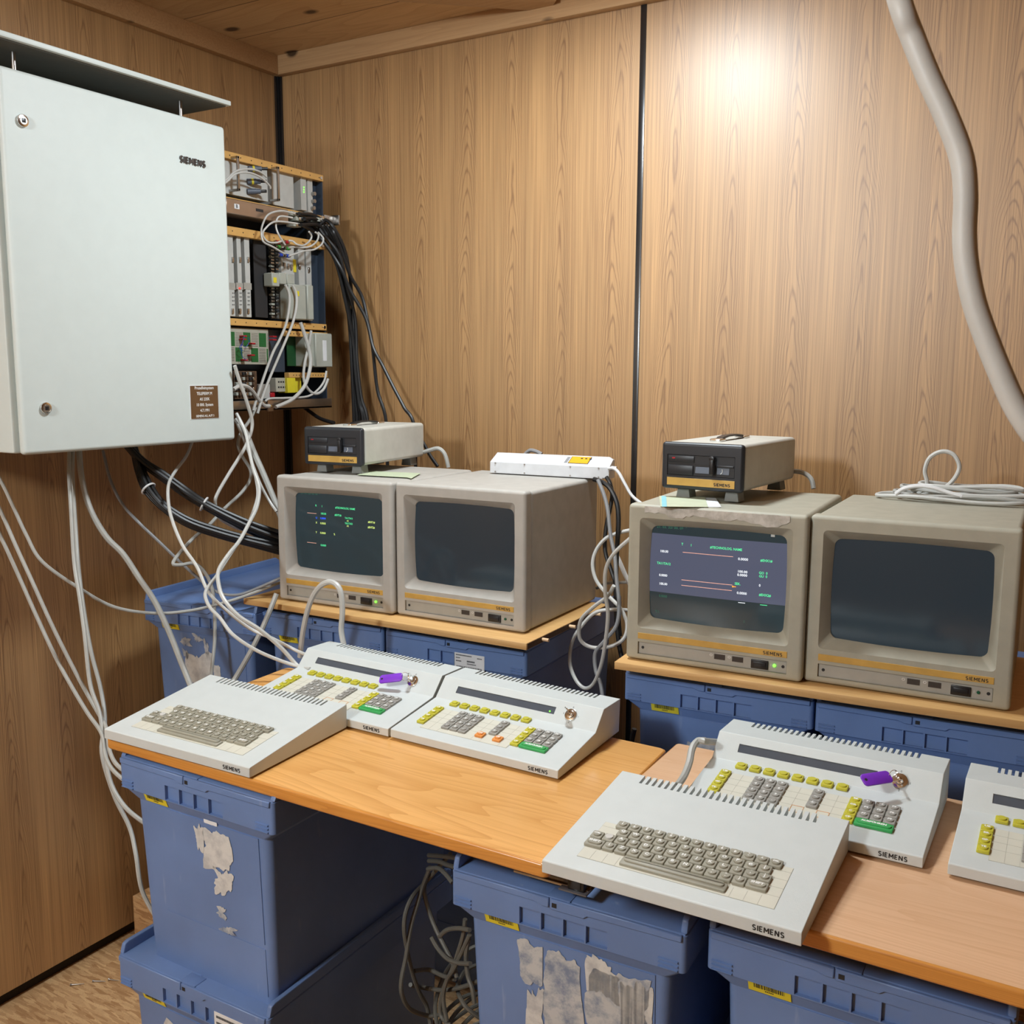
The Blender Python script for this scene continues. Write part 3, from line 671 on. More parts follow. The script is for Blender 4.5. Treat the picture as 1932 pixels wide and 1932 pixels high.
# ------------------------------------------------------------------ monitors
def rr_bow(cx_, cz_, hw, hh, r, bow, y, nc=5, ne=10):
    pts = []
    def bo(px, pz):
        dx, dz = (px-cx_)/hw, (pz-cz_)/hh
        return (px+bow*dx*(1-dz*dz), y, pz+bow*dz*(1-dx*dx))
    cor = ((cx_+hw-r, cz_+hh-r, 0), (cx_-hw+r, cz_+hh-r, 90), (cx_-hw+r, cz_-hh+r, 180), (cx_+hw-r, cz_-hh+r, 270))
    for i, (a, c, a0) in enumerate(cor):
        for q in range(nc+1): an = R(a0+90*q/nc); pts.append(bo(a+r*math.cos(an), c+r*math.sin(an)))
        a2, c2, b0 = cor[(i+1) % 4]; e = (a+r*math.cos(R(a0+90)), c+r*math.sin(R(a0+90))); s_ = (a2+r*math.cos(R(b0)), c2+r*math.sin(R(b0)))
        for q in range(1, ne): f = q/ne; pts.append(bo(e[0]+(s_[0]-e[0])*f, e[1]+(s_[1]-e[1])*f))
    return pts
SC = .966
W, HH, DD = .381, .3478, .4195
OCX, OCZ, OHW, OHH = .190, .1965, .1455, .1035
def gy(x, z):                                     # screen surface (unscaled monitor units)
    s_, t_ = (x-OCX)/OHW, (z-OCZ)/OHH
    return .0235+.0075*(s_*s_+t_*t_)/2
def monitor(x, y, rz, label, mat, kind):
    t = empty('crt_monitor', (x, y, BZ), R(rz), label=label, cat='monitor', group='desktop tube monitors')
    b = MB(); b.box(0, W, 0, .036, .003, HH, mat, .009, 4); bez = b.build('bezel', t, SC)
    c = MB(); c.loft([rr_bow(.1895, .197, .1640, .1225, .009, 0, -.004), rr_bow(.1895, .197, .1625, .1215, .009, 0, 0), rr_bow(OCX, OCZ, OHW-.0012, OHH-.0012, .013, .0032, .0265), rr_bow(OCX, OCZ, OHW-.001, OHH-.001, .013, .0032, .04)], mat)
    c.box(.0285, .3505, -.01, .006, .0165, .0440, mat)
    c.bm.transform(Matrix.Scale(SC, 4)); cut(bez, c); wn(bez)
    b = MB(); b.box(.003, W-.003, .0365, DD, 0.002, HH-.003, mat, .010, 4)
    for k in range(9): b.box(.02, W-.02, .20+k*.018, .203+k*.018, -.001, .003, 'slot')
    wn(b.build('housing', t, SC))
    b = MB(); b.box(.03, .06, .03, .06, -.0005, .004, 'blackmat'); b.box(W-.06, W-.03, .03, .06, -.0005, .004, 'blackmat'); b.box(.03, .06, .34, .37, -.0005, .004, 'blackmat'); b.box(W-.06, W-.03, .34, .37, -.0005, .004, 'blackmat'); b.build('feet', t, SC)
    # curved glass
    b = MB(); bmx = bmesh.new(); nx, nz = 26, 40; G = []
    i0, i1 = b.mi('blank_glow' if kind == 0 else 'lit'), b.mi('scan')
    for j in range(nz+1):
        row = []
        for i in range(nx+1):
            s_, t_ = -1+2*i/nx, -1+2*j/nz; px = OCX+s_*(OHW+.004)*(1); pz = OCZ+t_*(OHH+.004); row.append(bmx.verts.new((px, gy(px, pz), pz)))
        G.append(row)
    for j in range(nz):
        for i in range(nx):
            f = bmx.faces.new((G[j][i], G[j][i+1], G[j+1][i+1], G[j+1][i]))
            zc = f.calc_center_median().z; f.material_index = i1 if kind == 3 and .153 < zc < .2845 else i0
    me = bpy.data.meshes.new('x'); bmx.to_mesh(me); bmx.free(); b.bm.from_mesh(me)
    scn = b.build('screen', t, SC, ang=60)
    if kind:
        b = MB(); mm = .001
        def tx(s_, x_, z_, m, size=.0074, al='CENTER', sx=.92):
            xx, zz_ = x_*mm/SC, z_*mm/SC; b.text(s_, size, FRONT(xx, zz_, gy(xx, zz_)-.0006), m, .00012, align=al, sx=sx)
        def bar(x0, x1, z_, m, th=.0011):
            n_ = 8
            for q in range(n_):
                a, e = (x0+(x1-x0)*q/n_)*mm/SC, (x0+(x1-x0)*(q+1)/n_)*mm/SC; zz_ = z_*mm/SC; yy = min(gy(a, zz_), gy(e, zz_))-.0006; b.box(a, e, yy-.0002, yy, zz_-th/2, zz_+th/2, m)
        if kind == 3:
            tx('21. 03. 33/ 00. 05. 30', 89, 287, 'tg2', sx=1.15); b.box(.3015, .3095, gy(.305, .297)-.0008, gy(.305, .297)-.0006, .2945, .3005, 'house')
            tx('T', 111, 254.5, 'tg'); tx('1', 130, 254, 'tg'); tx('#TECHNOLOG. NAME', 203, 253.5, 'tg'); tx('100.00', 72, 236, 'tw'); bar(112.5, 218.3, 238.2, 'tr')
            tx('0.0000', 238.6, 234.7, 'tw', sx=1.05); tx('#EHX1#', 285, 235.6, 'tg'); tx('TA11TA12', 72, 210.2, 'tg'); tx('100.00', 238.4, 209.2, 'tw', sx=1.05); tx('0.0000', 238.3, 202.2, 'tw', sx=1.05)
            tx('GO  0', 280, 210.2, 'tg'); tx('GU  0', 280, 203.5, 'tg'); tx('0.0000', 71.4, 185, 'tw'); tx('100.00', 71.9, 166.6, 'tw'); bar(112, 219, 180, 'tr'); bar(112, 218.4, 168.4, 'tr'); tx('SEK.', 229.6, 183.5, 'tg')
            bar(219.5, 226.5, 177, 'to', .0018); bar(218.5, 221.5, 177, 'to', .0034); tx('0', 274, 184.5, 'tw'); tx('0.0000', 238.7, 164.8, 'tw', sx=1.05); tx('#EHX2#', 285, 165.5, 'tg')
            tx('0.0000', 72, 140, 'tg2'); tx('T.1.', 60, 105, 'tg2'); bar(232, 246, 145.2, 'tw', .0012); bar(276, 290, 145.2, 'tg', .0012); tx('1', 245, 106, 'tg2')
        if kind == 1:
            tx('21. 03. 33/ 00. 05. 43', 95, 289, 'tg2', sx=1.1); tx('R', 112.5, 259, 'tg'); tx('1', 132.5, 258.5, 'tg'); tx('#TECHNOLOG. NAME', 207.5, 258, 'tg', sx=.88); bar(82.9, 114, 238, 'tr'); tx('100.00', 137.3, 239.4, 'tg')
            tx('#EHTU#', 184.9, 238.9, 'tg', sx=.8); tx('U', 114.2, 226.9, 'tb'); tx('0.0000', 136.1, 227, 'tb'); tx('X', 113.8, 214.2, 'ty'); tx('0.0000', 135.8, 213.9, 'ty')
            tx('TA11TA12', 219, 233.3, 'tg', .0066, sx=.85); tx('A1', 216.2, 226.5, 'ty', .006); tx('TA21TA22', 219, 219.7, 'tg', .0066, sx=.85); tx('A2', 215.9, 213.2, 'ty', .006); tx('#EHT1#', 289, 228.1, 'ty', sx=.85); tx('#EHT2#', 288.4, 214.8, 'ty', sx=.85)
            tx('Y', 112.9, 188.6, 'ty'); tx('0.0000', 135, 188.4, 'ty'); tx('%', 172.7, 188.2, 'ty'); bar(80.4, 111.7, 159.5, 'tr'); tx('0.0000', 135.2, 155.8, 'tg')
        b.build('readout', scn, SC, smooth=False)
    b = MB(); b.box(.0285, .3505, -.0012, .001, .0513, .0645, 'gold', .0003, 1); wordmark(b, .0066, FRONT(.3215, .0570, -.0013), 'ink'); b.build('gold_strip', t, SC, smooth=False)
    b = MB(); b.box(.0295, .3495, .0045, .0062, .0172, .0433, 'monpanel', .0004, 1)
    for x_ in (.0388, .3425): b.cyl((x_, .0046, .031), (0, -1, 0), .0032, .0008, 'ink', n=14)
    b.box(.3175, .3180, .0042, .0046, .0285, .0335, 'legend')
    b.text('O', .008, FRONT(.1915, .0350, .0044), 'legend', 0); b.text('O', .008, FRONT(.2305, .0350, .0044), 'legend', 0)
    pn = b.build('front_controls', t, SC, smooth=False)
    for x_ in (.1990, .2373):
        b = MB(); b.box(x_-.0005, x_+.0225, .0035, .005, .0275, .0385, 'slot'); b.cyl((x_+.001, .0150, .033), (1, 0, 0), .0115, .020, 'wheel', n=40)
        for q in range(5): a = R(-20+q*10); b.box(x_+.001, x_+.021, .015-.0118*math.cos(a), .015-.0113*math.cos(a), .033+.0115*math.sin(a)-.0003, .033+.0115*math.sin(a)+.0003, 'slot')
        b.build('thumbwheel', pn, SC)
    b = MB(); b.box(.277, .3125, .001, .006, .0200, .0385, 'black', .001); b.box(.2815, .308, -.0008, .003, .0235, .035, 'black', .0012); b.build('power_switch', pn, SC)
    b = MB(); b.cyl((.3252, .0046, .0310), (0, -1, 0), .0032, .003, 'ledg' if kind else 'ledoff', n=18, bev=.0008); b.build('power_light', pn, SC)
    return t
monitor(.6239, -.7057, 2.856, 'leftmost monitor, dark screen with small green and yellow figures', 'mon', 1)
monitor(.9934, -.6761, 1.336, 'second monitor from left, blank screen, white power strip on top', 'mon', 0)
m3_ = monitor(1.6422, -.7234, 3.306, 'monitor with a grey-lit screen of measured values and torn tape above the glass', 'mon2', 3)
monitor(2.0083, -.6844, 1.832, 'rightmost monitor, blank screen, grey cables coiled on top', 'mon2', 0)
b = MB(); bmx = bmesh.new()                        # torn tape above the glass
rr_ = random.Random(4); up_, dn = [], []
for i in range(41):
    x_ = .038+.307*i/40; up_.append((x_, .3445-.001*rr_.random())); dn.append((x_, .3305+.004*math.sin(i*.5)-.006*rr_.random()-(.005 if 26 < i < 38 else 0)))
vs = [bmx.verts.new((p[0], -.0012, p[1])) for p in up_+dn[::-1]]; f = bmx.faces.new(vs); bmesh.ops.triangulate(bmx, faces=[f]); b.merge(bmx, 'residue')
o = b.build('tape_residue', m3_, SC, smooth=False); o['label'] = 'torn greyish tape residue'; so = o.modifiers.new('thick', 'SOLIDIFY'); so.thickness = .0008

# ------------------------------------------------------------------ floppy drives
def floppy(x, y, rz, label):
    t = empty('floppy_drive', (x, y, BZ+.3361), R(rz), label=label, cat='disk drive', group='external floppy drives')
    s_ = .963; o_ = .0228
    b = MB(); b.box(.002, .192, .016, .352, o_+.001, o_+.1035, 'floppy', .010, 4); wn(b.build('shell', t, s_))
    b = MB(); b.box(0, .194, 0, .0165, o_-.001, o_+.1045, 'flback', .010, 4); fr = b.build('front_frame', t, s_)
    c = MB(); c.box(.0148, .1745, -.01, .003, o_+.030, o_+.0768, 'flback'); c.bm.transform(Matrix.Scale(s_, 4)); cut(fr, c); wn(fr)
    b = MB(); b.box(.0155, .1738, .0012, .0035, o_+.0306, o_+.0762, 'flback', .0006, 1)
    b.box(.0175, .080, -.0012, .002, o_+.060, o_+.0745, 'flback', .0015); b.box(.0175, .078, -.0022, .002, o_+.032, o_+.0535, 'flback', .0025); b.box(.132, .172, -.001, .002, o_+.052, o_+.0575, 'flback', .001)
    b.box(.0185, .160, .0005, .0016, o_+.0558, o_+.0585, 'ink')
    b.prism([(-.0006, o_+.0375), (.0015, o_+.0375), (.0015, o_+.0515), (.0008, o_+.0515)], 0, .083, .122, 'plug'); b.prism([(-.0006, o_+.0375), (.0015, o_+.0375), (.0015, o_+.0515), (.0008, o_+.0515)], 0, .134, .162, 'plug')
    b.box(.027, .0345, -.0018, 0, o_+.0675, o_+.0705, 'redp')
    b.tube([(.1395+.0075*math.cos(R(a)), -.0008, o_+.0455+.0075*math.sin(R(a))) for a in range(-70, 31, 20)], .0006, 'legend', n=5, sub=2)
    b.build('drive', t, s_)
    b = MB(); b.box(.1195, .1305, -.0125, -.001, o_+.0355, o_+.0710, 'black', .003, 3); b.cyl((.125, -.006, o_+.0715), (0, -1, 0), .0062, .006, 'black', n=20, bev=.001); b.build('latch_lever', t, s_)
    b = MB(); b.box(.0155, .1755, -.0010, .001, o_+.0078, o_+.0250, 'gold', .0002, 1); wordmark(b, .0064, FRONT(.1465, o_+.0145, -.0011), 'ink', .24); b.build('gold_strip', t, s_, smooth=False)
    for (x_, y_) in ((.03, .018), (.145, .018), (.03, .29), (.145, .29)):
        b = MB(); b.prism([(x_, 0), (x_+.034, 0), (x_+.030, o_+.002), (x_+.004, o_+.002)], 1, y_, y_+.036, 'foot', .001, 1); b.build('foot', t, s_)
    b = MB(); zt = o_+.1035
    b.prism([(.090, zt+.003), (.105, zt+.0095), (.135, zt+.0125), (.190, zt+.0125), (.222, zt+.0095), (.238, zt+.003), (.232, zt+.001), (.216, zt+.005), (.186, zt+.0085), (.140, zt+.0085), (.110, zt+.005), (.096, zt+.001)], 0, .088, .106, 'black', .0012, 1); hd = b.build('carry_handle', t, s_)
    for y_ in (.072, .222):
        b = MB(); b.box(.084, .110, y_, y_+.034, zt-.001, zt+.0065, 'chrome', .002); b.build('handle_end', hd, s_)
    b = MB(); b.cyl((.178, .351, o_+.045), (0, 1, 0), .0085, .004, 'black', n=18); b.build('cable_gland', t, s_)
    return t
f1 = floppy(.6302, -.6031, 6.796, 'floppy drive on the leftmost monitor, below the rack')
dup(f1, (1.6605, -.5946, BZ+.3361), R(-3.277), 0, 'floppy drive on the right pair of monitors, beside two cards')

# ------------------------------------------------------------------ keyboards
def key(mb, cx_, cy_, w, d, mat, leg=None, size=.0058, h=.0048, cap=True, sub=None, capm=None):
    ins = .0011
    L = lambda a, z: [(p[0], p[1], z) for p in rrect2(cx_-w/2+a, cx_+w/2-a, cy_-d/2+a, cy_+d/2-a, .0018, 3)]
    mb.loft([L(.0003, .0002), L(.0004, h-.0008), L(ins, h)], mat)
    if cap:
        cw = w/2-.0032; r = .0058; k = max(0, cw-r); n = 10; pts = []
        for s_, a0 in ((1, -90), (-1, 90)):
            for q in range(n+1): a = R(a0+180*q/n); pts.append((cx_+s_*k+r*math.cos(a), cy_+.0004+r*.98*math.sin(a)))
        LP = lambda f, z: [(cx_+(p[0]-cx_)*(1 if k > 0 else f)+(0), cy_+(p[1]-cy_)*f, z) for p in pts]
        mb.loft([LP(1.04, h-.0002), LP(1.0, h+.0016), LP(.93, h+.0021)], capm or mat)
    if leg:
        dy = .0004+(-.0017 if sub else 0)
        mb.text(leg, size*(.8 if sub else 1), frame((cx_, cy_+dy, h+.0022), (1, 0, 0), (0, 1, 0)), 'legend', .00022, sx=1.05)
        if sub: mb.text(sub, size*.62, frame((cx_, cy_+.0028, h+.0022), (1, 0, 0), (0, 1, 0)), 'legend', .00012)
def slots(o, x0, x1, n, w, yy0, yy1, z0, z1):
    c = MB()
    for k in range(n):
        x_ = x0+(x1-x0-w)*k/(n-1); c.box(x_, x_+w, yy0, yy1, z0, z1, 'slot')
    cut(o, c)
def keyboard():
    t = empty('keyboard', (0, 0, 0), label='x', cat='keyboard', group='typewriter keyboards'); s_ = .983
    w, d, h0, h1 = .3652, .2850, .0230, .0531
    b = MB(); b.prism([(0, .004), (0, h0-.0012), (.0022, h0+.0002), (d-.001, h1), (d, h1-.002), (d, .004)], 0, 0, w, 'house', .0028, 3)
    ho = b.build('housing', t); i = ho.data.materials
    c = MB(); n = 27; x0, x1, sw = .0405, .322, .0046
    for k in range(n):
        x_ = x0+(x1-x0-sw)*k/(n-1); c.prism([(.2575, .075), (.2575, .040), (.300, .034), (.300, .075)], 0, x_, x_+sw, 'slot')
    cut(ho, c); ho.data.transform(Matrix.Scale(s_, 4)); wn(ho)
    b = MB(); b.box(.03, .06, .02, .05, 0, .005, 'blackmat'); b.box(w-.06, w-.03, .02, .05, 0, .005, 'blackmat'); b.box(.03, .06, .24, .27, 0, .005, 'blackmat'); b.box(w-.06, w-.03, .24, .27, 0, .005, 'blackmat'); b.build('feet', t, s_)
    FM = frame((0, 0, h0), (1, 0, 0), (0, d, h1-h0))
    b = MB(); b.M = FM; b.box(.0405, .3225, .030, .1295, -.001, .0004, 'creamline'); b.box(.0409, .3221, .0304, .1291, -.001, .0006, 'cream')
    for x_ in (.060, .079, .098, .262, .281, .300): b.box(x_, x_+.0003, .0304, .053, .0004, .0008, 'creamline')
    for y_ in (.057, .077, .097, .117): b.box(.297, .3221, y_, y_+.0003, .0004, .0008, 'creamline'); b.box(.0409, .070, y_, y_+.0003, .0004, .0008, 'creamline')
    b.build('key_field', t, s_, smooth=False)
    def K(x_, y_, w_, leg=None, sub=None, mat='kgrey', **kw):
        b = MB(); b.M = FM; b2 = MB.text
        old = b.M
        key(b, x_, y_, w_, .0184, mat, None, **{k: v for k, v in kw.items() if k != 'size'})
        if leg or sub:
            h = .0048; dy = .0006+(-.0018 if sub and leg else 0)
            if leg: b.text(leg, kw.get('size', .0072)*(.78 if sub else 1), frame((x_, y_+dy, h+.0022), (1, 0, 0), (0, 1, 0)), 'legend', .00030, sx=1.1)
            if sub: b.text(sub, .0046, frame((x_, y_+.0032, h+.0022), (1, 0, 0), (0, 1, 0)), 'legend', .0002)
        b.build('key', t, s_)
    P = .01905
    for i, (a, c) in enumerate(zip('1234567890-^', '!"#$%&\'()_=~')): K(.0701+i*P, .1265, .0183, a, c)
    K(.0701+12*P, .1265, .0183, 'DEL', size=.0042)
    for i, a in enumerate('QWERTYUIOP'): K(.0795+i*P, .1066, .0183, a)
    K(.0795+10*P, .1066, .0183, '@', '`'); K(.0795+11*P, .1066, .0183, '[', '{')
    K(.0466, .0869, .0183, 'CTRL', size=.0036); K(.0655, .0869, .0183, capm='kclear')
    for i, a in enumerate('ASDFGHJKL'): K(.0845+i*P, .0869, .0183, a)
    for i, (a, c) in enumerate(((';', '+'), (':', '*'), (']', '}'))): K(.0845+(9+i)*P, .0869, .0183, a, c)
    K(.0516, .0668, .0283, 'SHIFT', size=.0062)
    for i, (a, c) in enumerate((('\\', '|'), ('Z', None), ('X', None), ('C', None), ('V', None), ('B', None), ('N', None), ('M', None), (',', '<'), ('.', '>'), ('/', '?'))): K(.0750+i*P, .0668, .0183, a, c)
    K(.0750+10*P+.0243, .0668, .0290, 'SHIFT', size=.0062)
    b = MB(); b.M = FM
    L = lambda a, z: [(p[0], p[1], z) for p in rrect2(.103+a, .2555-a, .0345+a, .0535-a, .0018, 3)]
    b.loft([L(.0003, .0002), L(.0004, .0035), L(.0013, .0042)], 'kgrey'); L2 = lambda a, z: [(p[0], p[1], z) for p in rrect2(.107+a, .2515-a, .0405+a, .0525-a, .0055, 5)]
    b.loft([L2(0, .004), L2(.0004, .0062), L2(.0012, .0068)], 'kgrey'); b.build('space_bar', t, s_)
    b = MB(); wordmark(b, .0072, FRONT(.3235, .0125, -.0004), 'ink', .21, .95); b.build('lettering', t, s_, smooth=False)
    return t
kb = keyboard(); kb['label'] = 'full letter keyboard at left, on the orange table, overlapping a control panel'
K1X = .8942
kb.location = (K1X, -1.4557, z1(K1X)); kb.rotation_euler = (0, TS, R(3.668))
dup(kb, (1.8537, -1.4678, TZ), R(1.042), 0, 'large letter keyboard in front, bridging the two tables')

def panel():
    t = empty('operator_console', (0, 0, 0), label='x', cat='control panel', group='operator panels with coloured keys'); s_ = .983
    w, d = .3712, .2759; h0, kx, kz, rx_, rz_, hz = .0209, .1598, .0391, .1957, .0761, .0733
    b = MB(); b.prism([(0, .004), (0, h0-.0012), (.0022, h0+.0002), (kx, kz), (rx_, rz_), (d, hz), (d, .004)], 0, 0, w, 'house', .0024, 3)
    ho = b.build('housing', t); c = MB(); n = 29; x0, x1, sw = .0410, .3265, .0048
    for k in range(n):
        x_ = x0+(x1-x0-sw)*k/(n-1); c.box(x_, x_+sw, .2485, .29, .060, .09, 'slot')
    LM = frame((0, kx, kz), (1, 0, 0), (0, rx_-kx, rz_-kz))
    c.M = LM; c.box(.0412, .2730, .0185, .0345, -.0022, .01, 'slot')
    cut(ho, c); ho.data.transform(Matrix.Scale(s_, 4)); wn(ho)
    b = MB(); b.box(.03, .06, .02, .05, 0, .005, 'blackmat'); b.box(w-.06, w-.03, .02, .05, 0, .005, 'blackmat'); b.box(.03, .06, .23, .26, 0, .005, 'blackmat'); b.box(w-.06, w-.03, .23, .26, 0, .005, 'blackmat'); b.build('feet', t, s_)
    b = MB(); b.M = LM; b.box(.0414, .2728, .0187, .0343, -.0042, -.0012, 'lcd'); b.build('display', t, s_, smooth=False)
    FM = frame((0, .0022, h0+.0002), (1, 0, 0), (0, kx-.0022, kz-h0))
    b = MB(); b.M = FM; b.box(.0490, .2460, .0285, .1190, -.001, .0003, 'creamline'); b.box(.0494, .2456, .0289, .1186, -.001, .0005, 'cream')
    for x_ in (.069, .166, .186, .226, .2445, .0885): b.box(x_, x_+.0003, .0289, .1186, .0003, .0007, 'creamline')
    for y_ in (.0595, .0805, .0995): b.box(.050, .0885, y_, y_+.00025, .0003, .0007, 'creamline'); b.box(.148, .186, y_, y_+.00025, .0003, .0007, 'creamline'); b.box(.206, .2445, y_, y_+.00025, .0003, .0007, 'creamline')
    b.build('key_field', t, s_, smooth=False)
    def K(x_, y_, mat, leg=None, w_=.0183, size=.0058, d_=.0184):
        b = MB(); b.M = FM; key(b, x_, y_, w_, d_, mat)
        if leg: b.text(leg, size, frame((x_, y_+.0006, .0070), (1, 0, 0), (0, 1, 0)), 'legend', .00030, sx=1.1)
        return b.build('key', t, s_)
    for i in range(8): K(.0575+i*.0241, .1440, 'kyel', d_=.0172, w_=.0190)
    R4 = (.1090, .0898, .0700, .0508)
    for y_, a in zip(R4, ('UB', 'BR', 'GP', 'TE')): K(.0405, y_, 'kyel', a)
    for y_, row in zip(R4, ('789', '456', '123', '-0.')):
        for i, a in enumerate(row): K(.0985+i*.0193, y_, 'pgrey', a, size=.0068)
    ko1 = K(.1764, .0498, 'kor', 'ON'); ko2 = K(.2157, .0498, 'kor', 'OF')
    for y_, a in zip(R4[:3], ('↑', '~', '↓')): K(.1960, y_, 'pgrey', a, size=.0072)
    for y_, a in zip(R4, ('BE', 'DR', 'C', 'CF')): K(.2543, y_, 'kyel', a)
    for j, y_ in enumerate(R4[:3]):
        for i in range(3): K(.2738+i*.0192, y_, 'pgrey', 'F%d' % (1+j*3+i), size=.0058)
    K(.2930, .0500, 'kgreen', 'AUSFÜHREN', w_=.0572, size=.0060)
    b = MB(); b.M = LM; cx_, cy_ = .3085, .0250
    b.cyl((cx_, cy_, 0), (0, 0, 1), .0125, .0022, 'chrome', n=36, bev=.0006); b.cyl((cx_, cy_, .0022), (0, 0, 1), .0075, .0035, 'chrome', n=28, bev=.0006)
    b.box(cx_-.0006, cx_+.0006, cy_-.004, cy_+.004, .0056, .0060, 'ink')
    for tx_, ty_, a in ((0, .0165, '0'), (.0160, -.001, '1'), (.001, -.0160, '2'), (-.0160, 0, '3')): b.text(a, .0052, frame((cx_+tx_, cy_+ty_, 0), (1, 0, 0), (0, 1, 0)), 'ink')
    b.build('key_switch', t, s_)
    b = MB(); wordmark(b, .0070, FRONT(.3300, .0118, -.0004), 'ink', .21, .97); b.build('lettering', t, s_, smooth=False)
    return t, LM, FM, (ko1.data, ko2.data)
pn, LM, PFM, KO = panel()
pn['label'] = 'control panel on the orange table beside the left keyboard, purple tag on its key'
PX = .9687
pn.location = (PX, -1.1602, z1(PX)); pn.rotation_euler = (0, TS, R(2.02))
PX2 = 1.3369
P2 = dup(pn, (PX2, -1.1451, z1(PX2)), R(1.397), TS, 'control panel on the orange table with a bare key and tiny green display light')
b = MB(); b.M = LM; b.cyl((.262, .0235, -.0013), (0, 0, 1), .0016, .0008, 'ledg', n=12); b.build('indicator_light', P2, .983)
P3 = dup(pn, (1.9442, -1.1807, TZ), R(.35), 0, 'control panel behind the large keyboard, purple tag tilted up from its key')
P4 = dup(pn, (2.3412, -1.1771, TZ), R(.656), 0, 'control panel cut off at the right edge of the photo')
for root in (pn, P3, P4):            # these three have printed orange outlines where the middle one has keys
    for ch in list(root.children):
        if ch.data in KO: bpy.data.objects.remove(ch)
    b = MB(); b.M = PFM
    for (x0_, x1_) in ((.1665, .1860), (.2060, .2255)):
        b.box(x0_, x1_, .0398, .0406, .0004, .0009, 'orline'); b.box(x0_, x1_, .0590, .0598, .0004, .0009, 'orline'); b.box(x0_, x0_+.0008, .0398, .0598, .0004, .0009, 'orline'); b.box(x1_-.0008, x1_, .0398, .0598, .0004, .0009, 'orline')
    b.build('orange_frame', root, .983, smooth=False)
# keys in the switches
def lock_frame(root):
    rz, ry = root.rotation_euler.z, root.rotation_euler.y
    return Matrix.Translation(root.location) @ Matrix.Rotation(rz, 4, 'Z') @ Matrix.Rotation(ry, 4, 'Y') @ Matrix.Scale(.983, 4) @ LM @ Matrix.Translation((.3085, .0250, .0057))
def lock_key(root, label, ang, tagdir=None):
    F = lock_frame(root); o0 = F.translation.copy()
    t = empty('lock_key', o0, label=label, cat='key', group='small keys in the panel switches')
    F2 = Matrix.Translation(-o0) @ F @ Matrix.Rotation(R(ang), 4, 'Z')
    b = MB(); b.M = F2
    b.box(-.0012, .0012, -.0035, .0035, -.004, .004, 'chrome', .0004, 1)
    b.loft([[(a, .0085*math.cos(R(q))*(1.25), .0115+.0085*math.sin(R(q))) for q in range(0, 360, 20)] for a in (-.0011, .0011)], 'chrome')
    b.build('blade', t)
    if tagdir:
        top_ = F2 @ Vector((0, 0, .017)); d_ = Vector(tagdir).normalized(); ctr = top_+d_*.0085
        n_ = Vector((.25, -.55, .8)); n_ = (n_-d_*n_.dot(d_)).normalized(); s__ = d_.cross(n_)
        b = MB(); b.tube([ctr+.009*(math.cos(a/10*2*math.pi)*d_+math.sin(a/10*2*math.pi)*(s__*.7+n_*.7)) for a in range(10)], .0005, 'chrome', n=6, closed=True, sub=3); b.build('ring', t)
        b = MB(); st = ctr+d_*.006; b.M = frame(st, d_, s__)
        L = lambda a, z: [(p[0], p[1], z) for p in rrect2(a, .052-a, -.0105+a, .0105-a, .006, 5)]
        b.loft([L(.0006, -.0016), L(0, -.0010), L(0, .0010), L(.0006, .0016)], 'purple'); b.cyl((.046, 0, -.0020), (0, 0, 1), .0024, .0040, 'ink', n=12); b.build('tag', t)
    return t
lock_key(pn, 'small key with purple tag lying left of the switch on the left control panel', 25, (-1, -.32, -.20))
lock_key(P2, 'small bare key without tag in the switch of the middle control panel', 60)
lock_key(P3, 'small key with purple tag raised off the panel behind the large keyboard', 40, (-.70, -.76, -.02))

# ------------------------------------------------------------------ things on the monitors
MT = BZ+.3361
pA, pB = at(927, 892, 2, MT), at(1143, 904, 2, MT)
d = (pB-pA); Lp = d.length; ang = math.atan2(d.y, d.x)
t = empty('power_strip', pA, ang, label='white power strip with orange label lying on the second monitor', cat='power strip')
b = MB()
sec = lambda x_, i: [(x_, i, .0), (x_, i*.3, .003), (x_, i*.6, .0295), (x_, .003+i*.6, .0315), (x_, .046-i, .0530-i*.5), (x_, .054-i, .052-i*.5), (x_, .058-i, .046), (x_, .058-i, 0)]
b.loft([[(.012, y_, z_) for _, y_, z_ in sec(0, .010)], [(-.004, y_, z_) for _, y_, z_ in sec(0, .002)], [(Lp-.010, y_, z_) for _, y_, z_ in sec(0, .0)], [(Lp+.006, y_, z_) for _, y_, z_ in sec(0, .012)]], 'strip_w')
wn(b.build('body', t))
b = MB(); b.M = frame((0, .003, .0316), (1, 0, 0), (0, .043, .0215)); b.box(Lp*.665, Lp*.835, .008, .042, 0, .0006, 'ink'); b.box(Lp*.670, Lp*.830, .0092, .0408, 0, .0009, 'orange')
for k in range(3): b.box(Lp*.75+k*.012, Lp*.75+k*.012+.006, .030, .035, .0008, .0012, 'ink')
for k in range(6): b.box(Lp*.63, Lp*.655, .010+k*.005, .013+k*.005, 0, .0005, 'cm')
b.build('warning_label', t, smooth=False)
b = MB()
for x_ in (.012, Lp*.30, Lp*.70, Lp-.02):
    for z_ in (.004, .027): b.cyl((x_, .0025, z_), (0, -1, 0), .0022, .0035, 'steel', n=10)
b.build('screws', t)
b = MB(); b.cyl((Lp, .024, .026), (1, 0, 0), .0068, .020, 'strip_w', r2=.005, n=14); b.build('cable_gland', t)
for k in range(4):
    b = MB(); b.cyl((Lp*(.2+.19*k), .0555, .028), (0, 1, 0), .019, .002, 'cm', n=24); b.build('socket', t)
def sheet(name, pts, z, m, label, th=.0006, bend=0):
    P = [at(u, v, 2, z) for u, v in pts]; c = sum(P, Vector())/len(P); b = MB()
    b.loft([[(p.x, p.y, z) for p in P], [(p.x, p.y, z+th) for p in P]], m); o = b.build(name, loc=(c.x, c.y, z), smooth=False); tag(o, label, 'card'); return o
